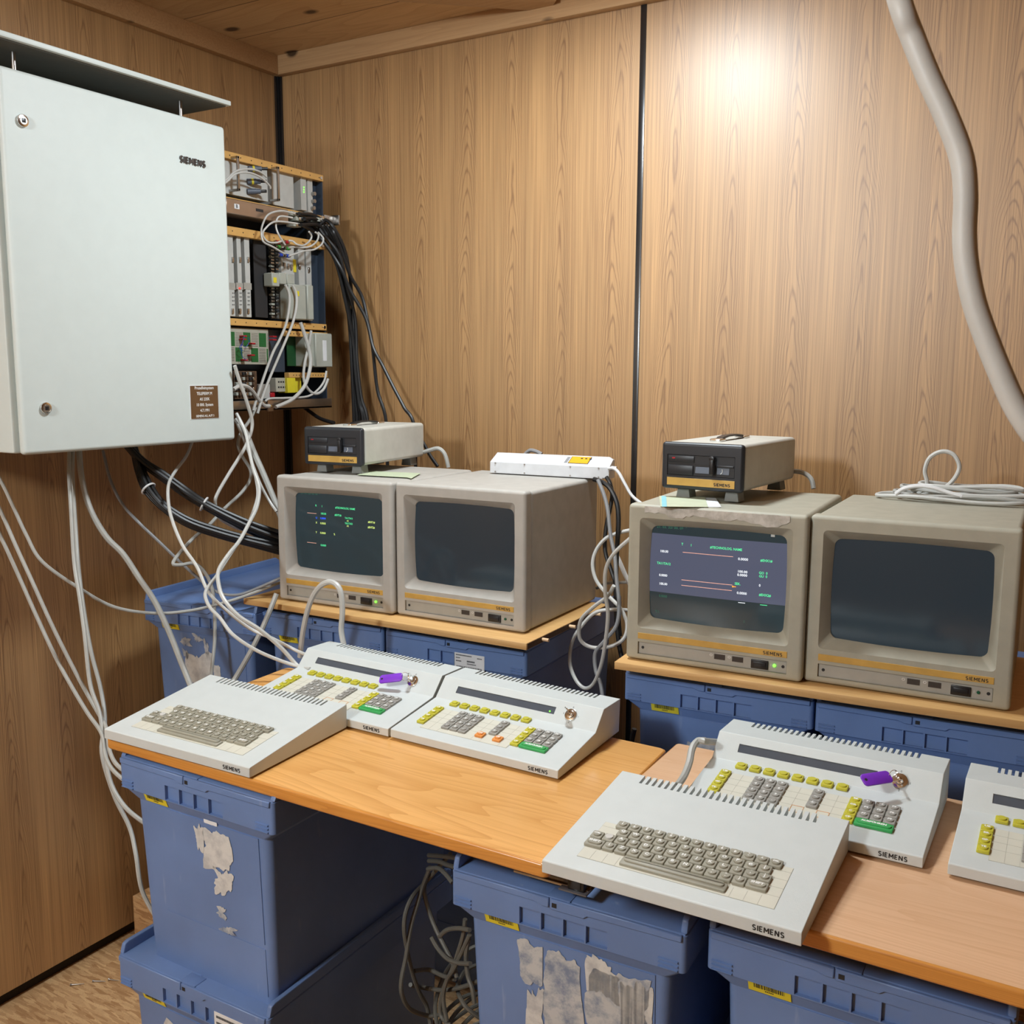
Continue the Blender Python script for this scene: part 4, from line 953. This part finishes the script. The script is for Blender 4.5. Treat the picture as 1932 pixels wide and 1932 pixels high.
sheet('paper_card', ((674, 896), (698, 889), (794, 893), (776, 903), (768, 901)), MT+.0002, 'card', 'pale green paper card lying on the leftmost monitor')
o = sheet('paper_card', ((1244, 936), (1330, 938), (1336, 957), (1246, 956)), MT+.0012, 'card2', 'cream card with blue edge on the right pair of monitors')
sheet('paper_card', ((1320, 939), (1350, 940), (1361, 957), (1332, 957)), MT+.0002, 'white', 'small white card under the cream card on the monitor')
P = [at(u, v, 2, MT+.0019) for u, v in ((1248, 936), (1257, 936), (1258, 956), (1249, 956))]
b = MB(); b.loft([[p-o.location for p in P], [p-o.location+Vector((0, 0, .0003)) for p in P]], 'cyan'); b.build('blue_edge', o, smooth=False)

# ------------------------------------------------------------------ cables
def cable(pts, r, m, label, group=None, name='cable', cat='cable', n=8, extra=()):
    """pts: (u, v, axis, value) or 3-D points"""
    P = [at(*p) if len(p) == 4 else Vector(p) for p in pts]
    b = MB(); b.tube(P, r, m, n=n)
    o = b.build(name, loc=P[0]); tag(o, label, cat, group); return o
def lin(pts, ax, v0, v1):
    n_ = len(pts)-1; return [(u, v, ax, v0+(v1-v0)*i/n_) for i, (u, v) in enumerate(pts)]
GW = 'light grey cables hanging at the left wall'
cable(lin(((-60, 800), (0, 905), (22, 950), (50, 1010), (80, 1060), (150, 1110), (215, 1145), (290, 1157), (360, 1152), (430, 1135), (480, 1118), (530, 1098)), 0, .22, .60), .0042, 'cg', 'thin grey cable sagging across the left wall to the leftmost monitor', GW)
cable(lin(((-40, 880), (0, 962), (30, 1030), (62, 1100), (103, 1190), (150, 1283), (185, 1345), (200, 1372), (208, 1420), (228, 1450), (280, 1480)), 0, .20, .80), .0045, 'cg', 'grey cable from lower left photo edge to table corner, upper of a pair', GW)
cable(lin(((-40, 930), (0, 1010), (30, 1075), (70, 1165), (105, 1240), (135, 1295), (165, 1345), (192, 1385), (200, 1430), (222, 1462), (275, 1500)), 0, .20, .80), .0045, 'cg', 'grey cable from lower left photo edge to table corner, lower of a pair', GW)
cable(lin(((131, 845), (130, 890), (134, 960), (140, 1060), (150, 1125), (160, 1200), (170, 1290), (188, 1345), (196, 1400), (207, 1470), (230, 1515), (262, 1545), (310, 1575)), 0, .25, .82), .0048, 'cg', 'grey cable dropping straight from the cabinet, left of two', GW)
cable(lin(((138, 845), (137, 900), (143, 1000), (148, 1070), (158, 1150), (172, 1230), (190, 1300), (198, 1360), (192, 1420), (215, 1500), (244, 1560), (256, 1610), (268, 1680), (300, 1740)), 0, .25, .82), .0048, 'cg', 'grey cable dropping straight from the cabinet, right of two', GW)
cable(lin(((149, 845), (154, 900), (170, 960), (200, 1012), (232, 1045), (262, 1090), (292, 1135), (318, 1190), (338, 1240), (352, 1275), (362, 1300)), 0, .25, .60), .0072, 'cg', 'thick grey cable from the cabinet down behind the left keyboard', GW)
cable(lin(((194, 850), (208, 905), (230, 950), (258, 982), (300, 1022), (345, 1065), (385, 1100), (415, 1119), (450, 1122), (490, 1108), (530, 1090)), 0, .15, .62), .0040, 'cm', 'thin darker grey cable curving from cabinet to the open crate lid', GW)
cable(lin(((364, 830), (352, 860), (330, 890), (318, 915), (318, 950), (326, 985), (345, 1030), (372, 1070), (392, 1115), (420, 1145), (470, 1185), (515, 1205), (560, 1228), (590, 1240)), 0, .25, .95), .0042, 'cg2', 'pale cable passing behind the cabinet corner down to the left control panel', GW)
GR = 'light grey cables hanging below the rack'
cable(lin(((443, 690), (451, 716), (466, 759), (476, 800), (466, 836), (450, 865), (433, 892), (410, 932), (406, 951), (413, 975), (430, 988), (451, 997), (470, 1000)), 0, .44, .38), .0048, 'cg2', 'pale cable emerging beside the cabinet and looping below the rack', GR)
cable(lin(((484, 766), (471, 793), (455, 816), (449, 840), (458, 862), (472, 885), (472, 905), (455, 930), (423, 960), (395, 990), (360, 1020), (327, 1060), (340, 1066), (365, 1063), (385, 1078), (400, 1110), (405, 1160), (405, 1210), (400, 1260), (398, 1290)), 0, .33, .50), .0048, 'cg', 'grey cable kinking sharply at the wall above the open crate', GR)
cable(lin(((446, 780), (463, 815), (470, 850), (478, 885), (489, 920), (485, 955), (471, 985), (452, 1020), (432, 1045), (413, 1075), (412, 1100), (422, 1130), (450, 1162), (490, 1188), (530, 1222), (560, 1255), (580, 1270)), 0, .40, .96), .0048, 'cg2', 'pale cable winding from the rack down past the crate to the left panel', GR)
cable(lin(((444, 790), (463, 816), (479, 854), (493, 885), (507, 918), (520, 950), (530, 975)), 0, .36, .5), .0085, 'cg', 'thick grey sleeved cable from the rack to behind the leftmost monitor', GR)
cable(lin(((448, 800), (468, 850), (478, 880), (492, 915), (508, 945), (522, 965)), 0, .37, .5), .0040, 'cg2', 'thin pale cable running along the thick sleeve below the rack', GR)
cable(lin(((474, 870), (482, 900), (486, 935), (474, 975), (457, 1012), (432, 1050), (412, 1082), (396, 1103), (387, 1122), (396, 1146), (415, 1166), (439, 1197), (480, 1225), (525, 1245), (562, 1257), (585, 1262)), 0, .40, 1.0), .0042, 'cg2', 'pale cable curving low over the crates into the left control panel', GR)
cable(lin(((522, 1120), (508, 1155), (492, 1192), (470, 1235), (445, 1278), (430, 1300)), 1, -.76, -.87), .0068, 'cg', 'thick grey cable slanting from the shelf board down behind the left keyboard', GR)
cable(lin(((566, 1240), (572, 1190), (584, 1140), (602, 1108), (624, 1098), (641, 1112), (646, 1150), (644, 1190), (650, 1222)), 1, -.88, -.88), .0065, 'cg2', 'pale cable standing in an arch behind the left control panel')
cable([at(1350, 1407, 2, 1.075)+Vector((0, .02, 0))]+[at(1334, 1399, 1, -1.04), at(1317, 1398, 1, -1.05), at(1306, 1412, 1, -1.07), at(1300, 1440, 1, -1.10), at(1290, 1465, 1, -1.14), at(1278, 1482, 1, -1.18)], .0060, 'cg', 'grey cable hooping from the right control panel to the large keyboard')
# black bundles below the cabinet
GB = 'black cables strung from the cabinet to the monitors'
for k in range(5):
    o_ = (k-2)*3.6; oo = ((k*7) % 5-2)*.006
    cable(lin(((238+o_*.6, 838), (270+o_*.3, 872-o_*.5), (310, 900-o_), (352, 930-o_), (385, 951-o_*.8), (430, 975-o_), (480, 998-o_*1.3), (535, 1018-o_*1.6)), 0, .26+oo, .60+oo), .0062, 'cb', 'black cable in the upper tied bundle from cabinet to leftmost monitor', GB)
for k in range(5):
    o_ = (k-2)*3.2; oo = ((k*7) % 5-2)*.006
    cable(lin(((252+o_*.4, 842), (264+o_, 885), (280+o_, 922-o_*.6), (310, 956-o_), (355, 985-o_), (415, 1006-o_), (475, 1022-o_), (535, 1036-o_*1.4)), 0, .26+oo, .60+oo), .0062, 'cb', 'black cable in the lower tied bundle from cabinet to leftmost monitor', GB)
for nm, idx, dirp, rts in (('upper', 4, 5, 0), ('lower', 2, 3, 1)):
    c, d2 = Vector(), Vector()
    for k in range(5):
        o_ = (k-2)*(3.6, 3.2)[rts]; oo = ((k*7) % 5-2)*.006
        R_ = ((238+o_*.6, 838), (270+o_*.3, 872-o_*.5), (310, 900-o_), (352, 930-o_), (385, 951-o_*.8), (430, 975-o_)) if rts == 0 else ((252+o_*.4, 842), (264+o_, 885), (280+o_, 922-o_*.6), (310, 956-o_))
        f = lambda i: at(R_[i][0], R_[i][1], 0, .26+oo+.34*i/7)
        c += f(idx)/5; d2 += f(dirp)/5
    dd = (d2-c).normalized(); n1 = dd.orthogonal().normalized(); n2 = dd.cross(n1); b = MB()
    b.tube([.0185*(math.cos(2*math.pi*q/14)*n1+math.sin(2*math.pi*q/14)*n2) for q in range(14)], .0028, 'cw', n=6, closed=True, sub=2)
    o = b.build('cable_tie'); o.location = c; tag(o, 'white cable tie around the '+nm+' black bundle', 'cable tie')
# black cables from the rack down the back wall
GK = 'black cables falling from the rack down the back wall'
st = ((556, 403), (566, 412), (560, 424), (566, 413), (606, 415), (616, 427), (561, 424), (606, 415))
routes = (((600, 410), (628, 445), (646, 500), (656, 560), (660, 620), (664, 700), (668, 800)),
          ((604, 418), (630, 460), (648, 520), (658, 600), (664, 680), (670, 750), (674, 800)),
          ((606, 428), (632, 476), (652, 540), (663, 620), (668, 700), (676, 760), (680, 800)),
          ((598, 436), (632, 490), (650, 560), (666, 640), (671, 700), (678, 760), (686, 800)),
          ((626, 424), (646, 460), (657, 500), (664, 560), (668, 640), (672, 720), (690, 800)),
          ((628, 436), (644, 470), (661, 520), (683, 560), (694, 608), (703, 655), (712, 735), (729, 800)),
          ((600, 444), (640, 500), (662, 550), (690, 600), (704, 655), (722, 690), (741, 728), (762, 768), (782, 810)),
          ((604, 432), (640, 480), (655, 545), (670, 600), (674, 680), (682, 750), (694, 800)))
for k, (s_, r_) in enumerate(zip(st, routes)):
    P = [at(s_[0]+8, s_[1], 0, RX+.03)]
    n_ = len(r_)
    for i, (u, v) in enumerate(r_): P.append(at(u, v, 1, -.16+(.09+.006*(k % 3))*min(1, i/3)))
    P.append(P[-1]+Vector((.0, .0, -.25)))
    lab = ('black cable branching farthest right from the rack bundle on the back wall' if k == 6 else 'black cable branching second farthest right from the rack bundle' if k == 5 else 'black cable in the tight bundle falling from the rack')
    cable(P, .0056, 'cb', lab, GK)
cable(lin(((566, 762), (585, 777), (605, 790), (630, 798)), 1, -.14, -.2), .0062, 'cb', 'short black cable leaving the rack bottom above the left floppy drive')
# white loops on the rack
GX = 'pale coaxial cables looped on the rack'
L_ = (((556, 403), (530, 398), (506, 405), (495, 425), (493, 440), (497, 456), (515, 466), (535, 478)),
      ((561, 422), (520, 418), (500, 432), (496, 444), (505, 456), (520, 458), (531, 455)),
      ((552, 411), (530, 408), (522, 415), (521, 430), (527, 445), (538, 462)),
      ((583, 437), (588, 446), (583, 456), (572, 463), (560, 461), (552, 455), (544, 454)),
      ((595, 438), (601, 444), (597, 456), (585, 465), (570, 467), (556, 466), (545, 467)),
      ((600, 438), (610, 450), (606, 462), (592, 471), (575, 473), (560, 478), (545, 483)))
for k, r_ in enumerate(L_):
    cable([at(u, v, 0, RX+.045+.006*math.sin(i*1.3+k)) for i, (u, v) in enumerate(r_)], .0028, 'cg2', 'pale thin cable looping between the clamps and coloured plugs of the rack', GX)
for k, r_ in enumerate((((538, 537), (545, 553), (546, 575), (540, 610), (528, 640), (515, 665), (500, 705), (485, 750), (478, 775)), ((552, 538), (559, 555), (559, 580), (552, 610), (540, 640), (525, 675), (508, 715), (495, 750), (486, 780)))):
    cable(lin(r_, 0, RX+.03, RX+.05), .0040, 'cg2', 'pale cable with yellow marker running down from the rack connectors', 'marked connector cables')
cable(lin(((567, 609), (576, 635), (583, 660), (586, 685), (580, 715), (570, 735), (552, 753), (535, 762), (520, 768)), 0, RX+.03, RX+.03), .0058, 'cg2', 'thick pale cable bending below the lower right housing into the rack clamp')
cable(lin(((508, 766), (498, 765), (486, 752), (476, 738), (465, 729), (452, 728), (440, 735)), 0, RX+.03, RX+.09), .0058, 'cg2', 'thick pale cable from the rack clamp to the cabinet edge')
cable(lin(((587, 624), (582, 655), (575, 685), (573, 715), (582, 735), (596, 743), (610, 735), (619, 715)), 0, RX+.02, RX+.03), .0044, 'cg2', 'pale cable hanging in a U under the rack housings')
cable(lin(((616, 700), (612, 718), (600, 735), (580, 748), (540, 751), (510, 752), (500, 757)), 0, RX+.03, RX+.02), .0034, 'cg2', 'thin pale cable lying along the rack bottom channel')
for k, r_ in enumerate((((402, 349), (425, 340), (445, 323), (470, 319), (490, 324), (503, 334)), ((402, 356), (425, 345), (445, 328), (470, 326), (492, 335), (508, 350), (510, 356)))):
    cable(lin(r_, 0, RX+.05, RX+.04), .0030, 'cg2', 'pale cable arching over the round plugs of the rack top module', 'plug cables of the top module')
# behind the drives, the power strip and the monitors
cable(lin(((800, 853), (812, 849), (826, 846), (836, 852), (842, 864), (846, 882)), 1, -.25, -.24), .0060, 'cg', 'grey cable curling from the left floppy drive over the monitor back')
cable(lin(((770, 800), (795, 830), (812, 860), (826, 880)), 1, -.10, -.10), .0055, 'cb', 'black cable continuing behind the left floppy drive')
cable(lin(((1498, 889), (1512, 891), (1524, 897), (1532, 907), (1535, 922)), 1, -.26, -.28), .0058, 'cg', 'grey cable curling down from the right floppy drive')
cable(lin(((1148, 884), (1158, 884), (1168, 893), (1180, 915), (1192, 935), (1210, 950)), 1, -.32, -.34), .0042, 'cw', 'white mains cable from the power strip to the right monitors')
cable(lin(((990, 858), (1000, 850), (1012, 852), (1022, 857)), 1, -.25, -.25), .0055, 'cm', 'short grey plug cable peeking over the power strip')
GC = 'cables tangled between the two monitor pairs'
cable(lin(((1120, 904), (1137, 910), (1152, 923), (1164, 950), (1167, 985), (1164, 1040), (1162, 1100), (1163, 1160), (1168, 1215), (1176, 1250)), 1, -.42, -.45), .0060, 'cb', 'thick black cable arching off the power strip, rightmost of the tangle', GC)
cable(lin(((1144, 900), (1151, 912), (1155, 935), (1150, 965), (1143, 1000), (1142, 1040), (1153, 1075), (1162, 1105), (1166, 1150), (1170, 1200)), 1, -.40, -.44), .0052, 'cb', 'black cable bowing left beside the second monitor', GC)
cable(lin(((1128, 905), (1140, 935), (1147, 965), (1152, 1010), (1160, 1050), (1163, 1090), (1168, 1140), (1163, 1180), (1140, 1210), (1123, 1232), (1124, 1265), (1133, 1290), (1138, 1325)), 1, -.44, -.55), .0048, 'cm', 'mid grey cable dropping behind the second monitor to the middle panel', GC)
cable(lin(((1190, 1000), (1165, 1006), (1143, 1016), (1125, 1038), (1118, 1065), (1125, 1095), (1146, 1122), (1172, 1150), (1183, 1180), (1176, 1206), (1150, 1220), (1115, 1221), (1094, 1205), (1096, 1170), (1120, 1145), (1146, 1125), (1158, 1105)), 1, -.42, -.56), .0046, 'cg2', 'pale cable forming the big loop between the monitor pairs', GC)
cable(lin(((1190, 1152), (1160, 1150), (1125, 1155), (1100, 1178), (1080, 1210), (1075, 1250), (1086, 1282), (1102, 1298), (1118, 1292), (1132, 1262), (1141, 1220), (1147, 1160), (1142, 1120), (1143, 1075), (1158, 1045), (1190, 1015)), 1, -.46, -.60), .0046, 'cg2', 'pale cable hanging lowest between the shelf boards', GC)
cable(lin(((1160, 1040), (1170, 1062), (1180, 1085), (1192, 1110)), 1, -.34, -.36), .0058, 'cw', 'short white cable behind the loops at the right monitor', GC)
cable(lin(((1192, 1098), (1170, 1099), (1145, 1100), (1125, 1110)), 1, -.20, -.20), .0042, 'cg', 'grey cable crossing level near the back wall between monitors', GC)
cable(lin(((1197, 1375), (1192, 1400), (1194, 1430)), 1, -.62, -.62), .0060, 'cb', 'black cable hanging beside the right crate', GC)
# coil on the rightmost monitor
for k in range(5):
    c = Vector((2.235+.012*((k*37) % 5-2), -.318+.006*k, MT+.006+.0065*k)); rx_, ry_ = .150-.012*k, .036-.003*k
    P = [c+Vector((rx_*math.cos(q/16*2*math.pi+k), ry_*math.sin(q/16*2*math.pi+k), .0025*math.sin(q*1.3+k))) for q in range(16)]
    b = MB(); b.tube(P, .0042, 'cg' if k % 2 else 'cg2', closed=True); tag(b.build('cable', loc=c), 'grey cable turn lying flat in the coil on the rightmost monitor', 'cable', 'coiled cable turns on the rightmost monitor')
cable([(u, v, 1, -.30) for u, v in ((1715, 934), (1738, 929), (1749, 912), (1745, 888), (1754, 864), (1776, 852), (1798, 857), (1810, 878), (1804, 898), (1788, 916), (1766, 927), (1735, 932))], .0046, 'cg2', 'pale cable loop standing upright above the rightmost monitor')
cable([(u, v, 1, -.345) for u, v in ((1690, 932), (1705, 922), (1730, 917), (1760, 920), (1785, 928), (1815, 937))], .0046, 'cw', 'white cable arching in front of the coil on the rightmost monitor')
# big cable close to the camera
cable([at(1660, -140, 1, -1.80), at(1697, 0, 1, -1.85), at(1722, 70, 1, -1.85), at(1752, 145, 1, -1.85), at(1788, 225, 1, -1.85), at(1815, 300, 1, -1.85), at(1822, 370, 1, -1.85), at(1820, 440, 1, -1.85), at(1824, 500, 1, -1.85), at(1838, 570, 1, -1.85), at(1860, 635, 1, -1.85), at(1888, 705, 1, -1.85), at(1915, 765, 1, -1.85), at(1950, 820, 1, -1.85), at(2050, 960, 1, -1.85), (2.72, -1.80, 1.2), (2.9, -1.75, .6), (3.0, -1.75, .02)], .0079, 'cbig', 'thick grey cable hanging down close in front at the upper right', n=16)
# dark coil between the crates
GD = 'dark cables tangled on the floor between the crates'
def dk(pts, y0, y1, lab, r=.0046): cable([(740+a*.17192, 1600+c*.17192, 0, 1.335+max(0, a-380)*.00030+(y0+1)*.2) for a, c in pts], r, 'cd', lab, GD)
LD = 'dark grey cable in the tangle between the front crates'
dk(((640, 60), (500, 220), (370, 370), (230, 520), (150, 700), (130, 900), (170, 1150), (230, 1400), (300, 1590), (380, 1740), (420, 1950)), -1.00, -1.02, LD)
dk(((420, 200), (330, 430), (280, 600), (220, 800), (180, 1000), (150, 1200), (100, 1450), (110, 1620), (200, 1770), (400, 1840), (560, 1820)), -.98, -1.02, LD)
dk(((380, 330), (350, 470), (400, 680), (480, 890), (580, 1090), (660, 1250), (710, 1420)), -.98, -.98, LD)
dk(((200, 1500), (330, 1530), (550, 1560), (750, 1530), (980, 1450)), -1.04, -1.04, LD)
dk(((240, 1350), (400, 1335), (550, 1400), (690, 1440)), -1.00, -.98, LD)
dk(((400, 80), (500, 85), (640, 100), (760, 120)), -.86, -.86, LD)
dk(((400, 140), (520, 150), (620, 190), (740, 220)), -.87, -.87, LD)
dk(((390, 230), (500, 220), (580, 280), (660, 380)), -.88, -.88, LD)
dk(((430, 980), (500, 1100), (600, 1210), (720, 1260), (860, 1270)), -.92, -.92, LD)
dk(((800, 780), (780, 950), (720, 1150), (650, 1350), (580, 1500), (530, 1700), (540, 1850), (640, 1950)), -.95, -1.02, LD)
dk(((850, 950), (760, 1150), (680, 1320), (600, 1450), (560, 1650), (600, 1900)), -.94, -1.0, LD)
dk(((840, 1000), (810, 1180), (830, 1400), (880, 1550), (900, 1700)), -.96, -1.0, LD)
dk(((520, 970), (600, 900), (720, 880), (850, 900)), -.86, -.86, LD)
rr_ = random.Random(11)
for k in range(14):
    c = Vector((1.46+rr_.uniform(-.03, .04), -.98+rr_.uniform(-.03, .05), .215+.016*k)); rx_, ry_ = rr_.uniform(.06, .10), rr_.uniform(.09, .16); tl = rr_.uniform(-.5, .5); tl2 = rr_.uniform(-.45, .3); ph = rr_.random()*6
    P = []
    for q in range(12):
        a = q/12*2*math.pi+ph; x_, y_ = rx_*math.cos(a)+.012*math.sin(2*a+k), ry_*math.sin(a)+.012*math.cos(3*a)
        P.append(c+Vector((x_, y_, max(-c.z+.197, tl*x_+tl2*y_+.01*math.sin(3*a)))))
    b = MB(); b.tube(P, .0046, 'cd', closed=True, n=7, sub=4); tag(b.build('cable', loc=c), LD, 'cable', GD)

# small things on the floor
for i, (u, v, a) in enumerate(((135, 1858, 40), (177, 1851, 30), (207, 1848, 20))):
    p = at(u, v, 2, .0035); t = empty('wood_screw', p, R(a), label=('leftmost', 'middle', 'rightmost')[i]+' of three small screws on the chipboard floor', cat='screw', group='loose screws on the floor')
    b = MB(); b.cyl((0, 0, 0), (1, 0, 0), .0022, .034, 'steel', r2=.0006, n=10); b.build('shank', t); b = MB(); b.cyl((-.003, 0, 0), (1, 0, 0), .0042, .004, 'steel', r2=.002, n=12); b.build('head', t)

# ------------------------------------------------------------------ lamps
def lamp(x, y, w, l, power, name, label, col=(.86, .95, 1.), ball=False):
    t = empty('ceiling_lamp', (x, y, ZC-.03), label=label, cat='lamp', group='ceiling lamps')
    b = MB(); b.box(-w/2-.01, w/2+.01, -l/2-.01, l/2+.01, .012, .03, 'lampw', .004); b.build('housing', t)
    L = bpy.data.lights.new(name, 'AREA'); L.shape = 'RECTANGLE'; L.size = w; L.size_y = l; L.energy = power; L.color = col
    if ball:
        L = bpy.data.lights.new(name, 'POINT'); L.shadow_soft_size = .16; L.energy = power; L.color = col
        t.location.z -= .10; b = MB(); b.cyl((0, 0, .015), (0, 0, 1), .01, .11, 'steel'); b.build('stem', t)
    o = bpy.data.objects.new(name, L); COL.objects.link(o); o.location = (x, y, ZC-(.33 if ball else .022))
LP1, LP2 = 28, 155
lamp(1.38, -.74, .22, .22, LP1, 'lamp_light', 'square ceiling lamp near the back wall')
lamp(1.1, -3.5, .3, .3, LP2, 'lamp_light', 'hanging lamp behind the photographer', ball=True)
wd = bpy.data.worlds.new('world'); S.world = wd; wd.use_nodes = True
wd.node_tree.nodes['Background'].inputs[0].default_value = (.8, .9, 1, 1); wd.node_tree.nodes['Background'].inputs[1].default_value = .2
S.view_settings.view_transform = 'Standard'; S.view_settings.look = 'None'; S.view_settings.gamma = 1; S.view_settings.use_curve_mapping = False
S.view_settings.exposure = 0.
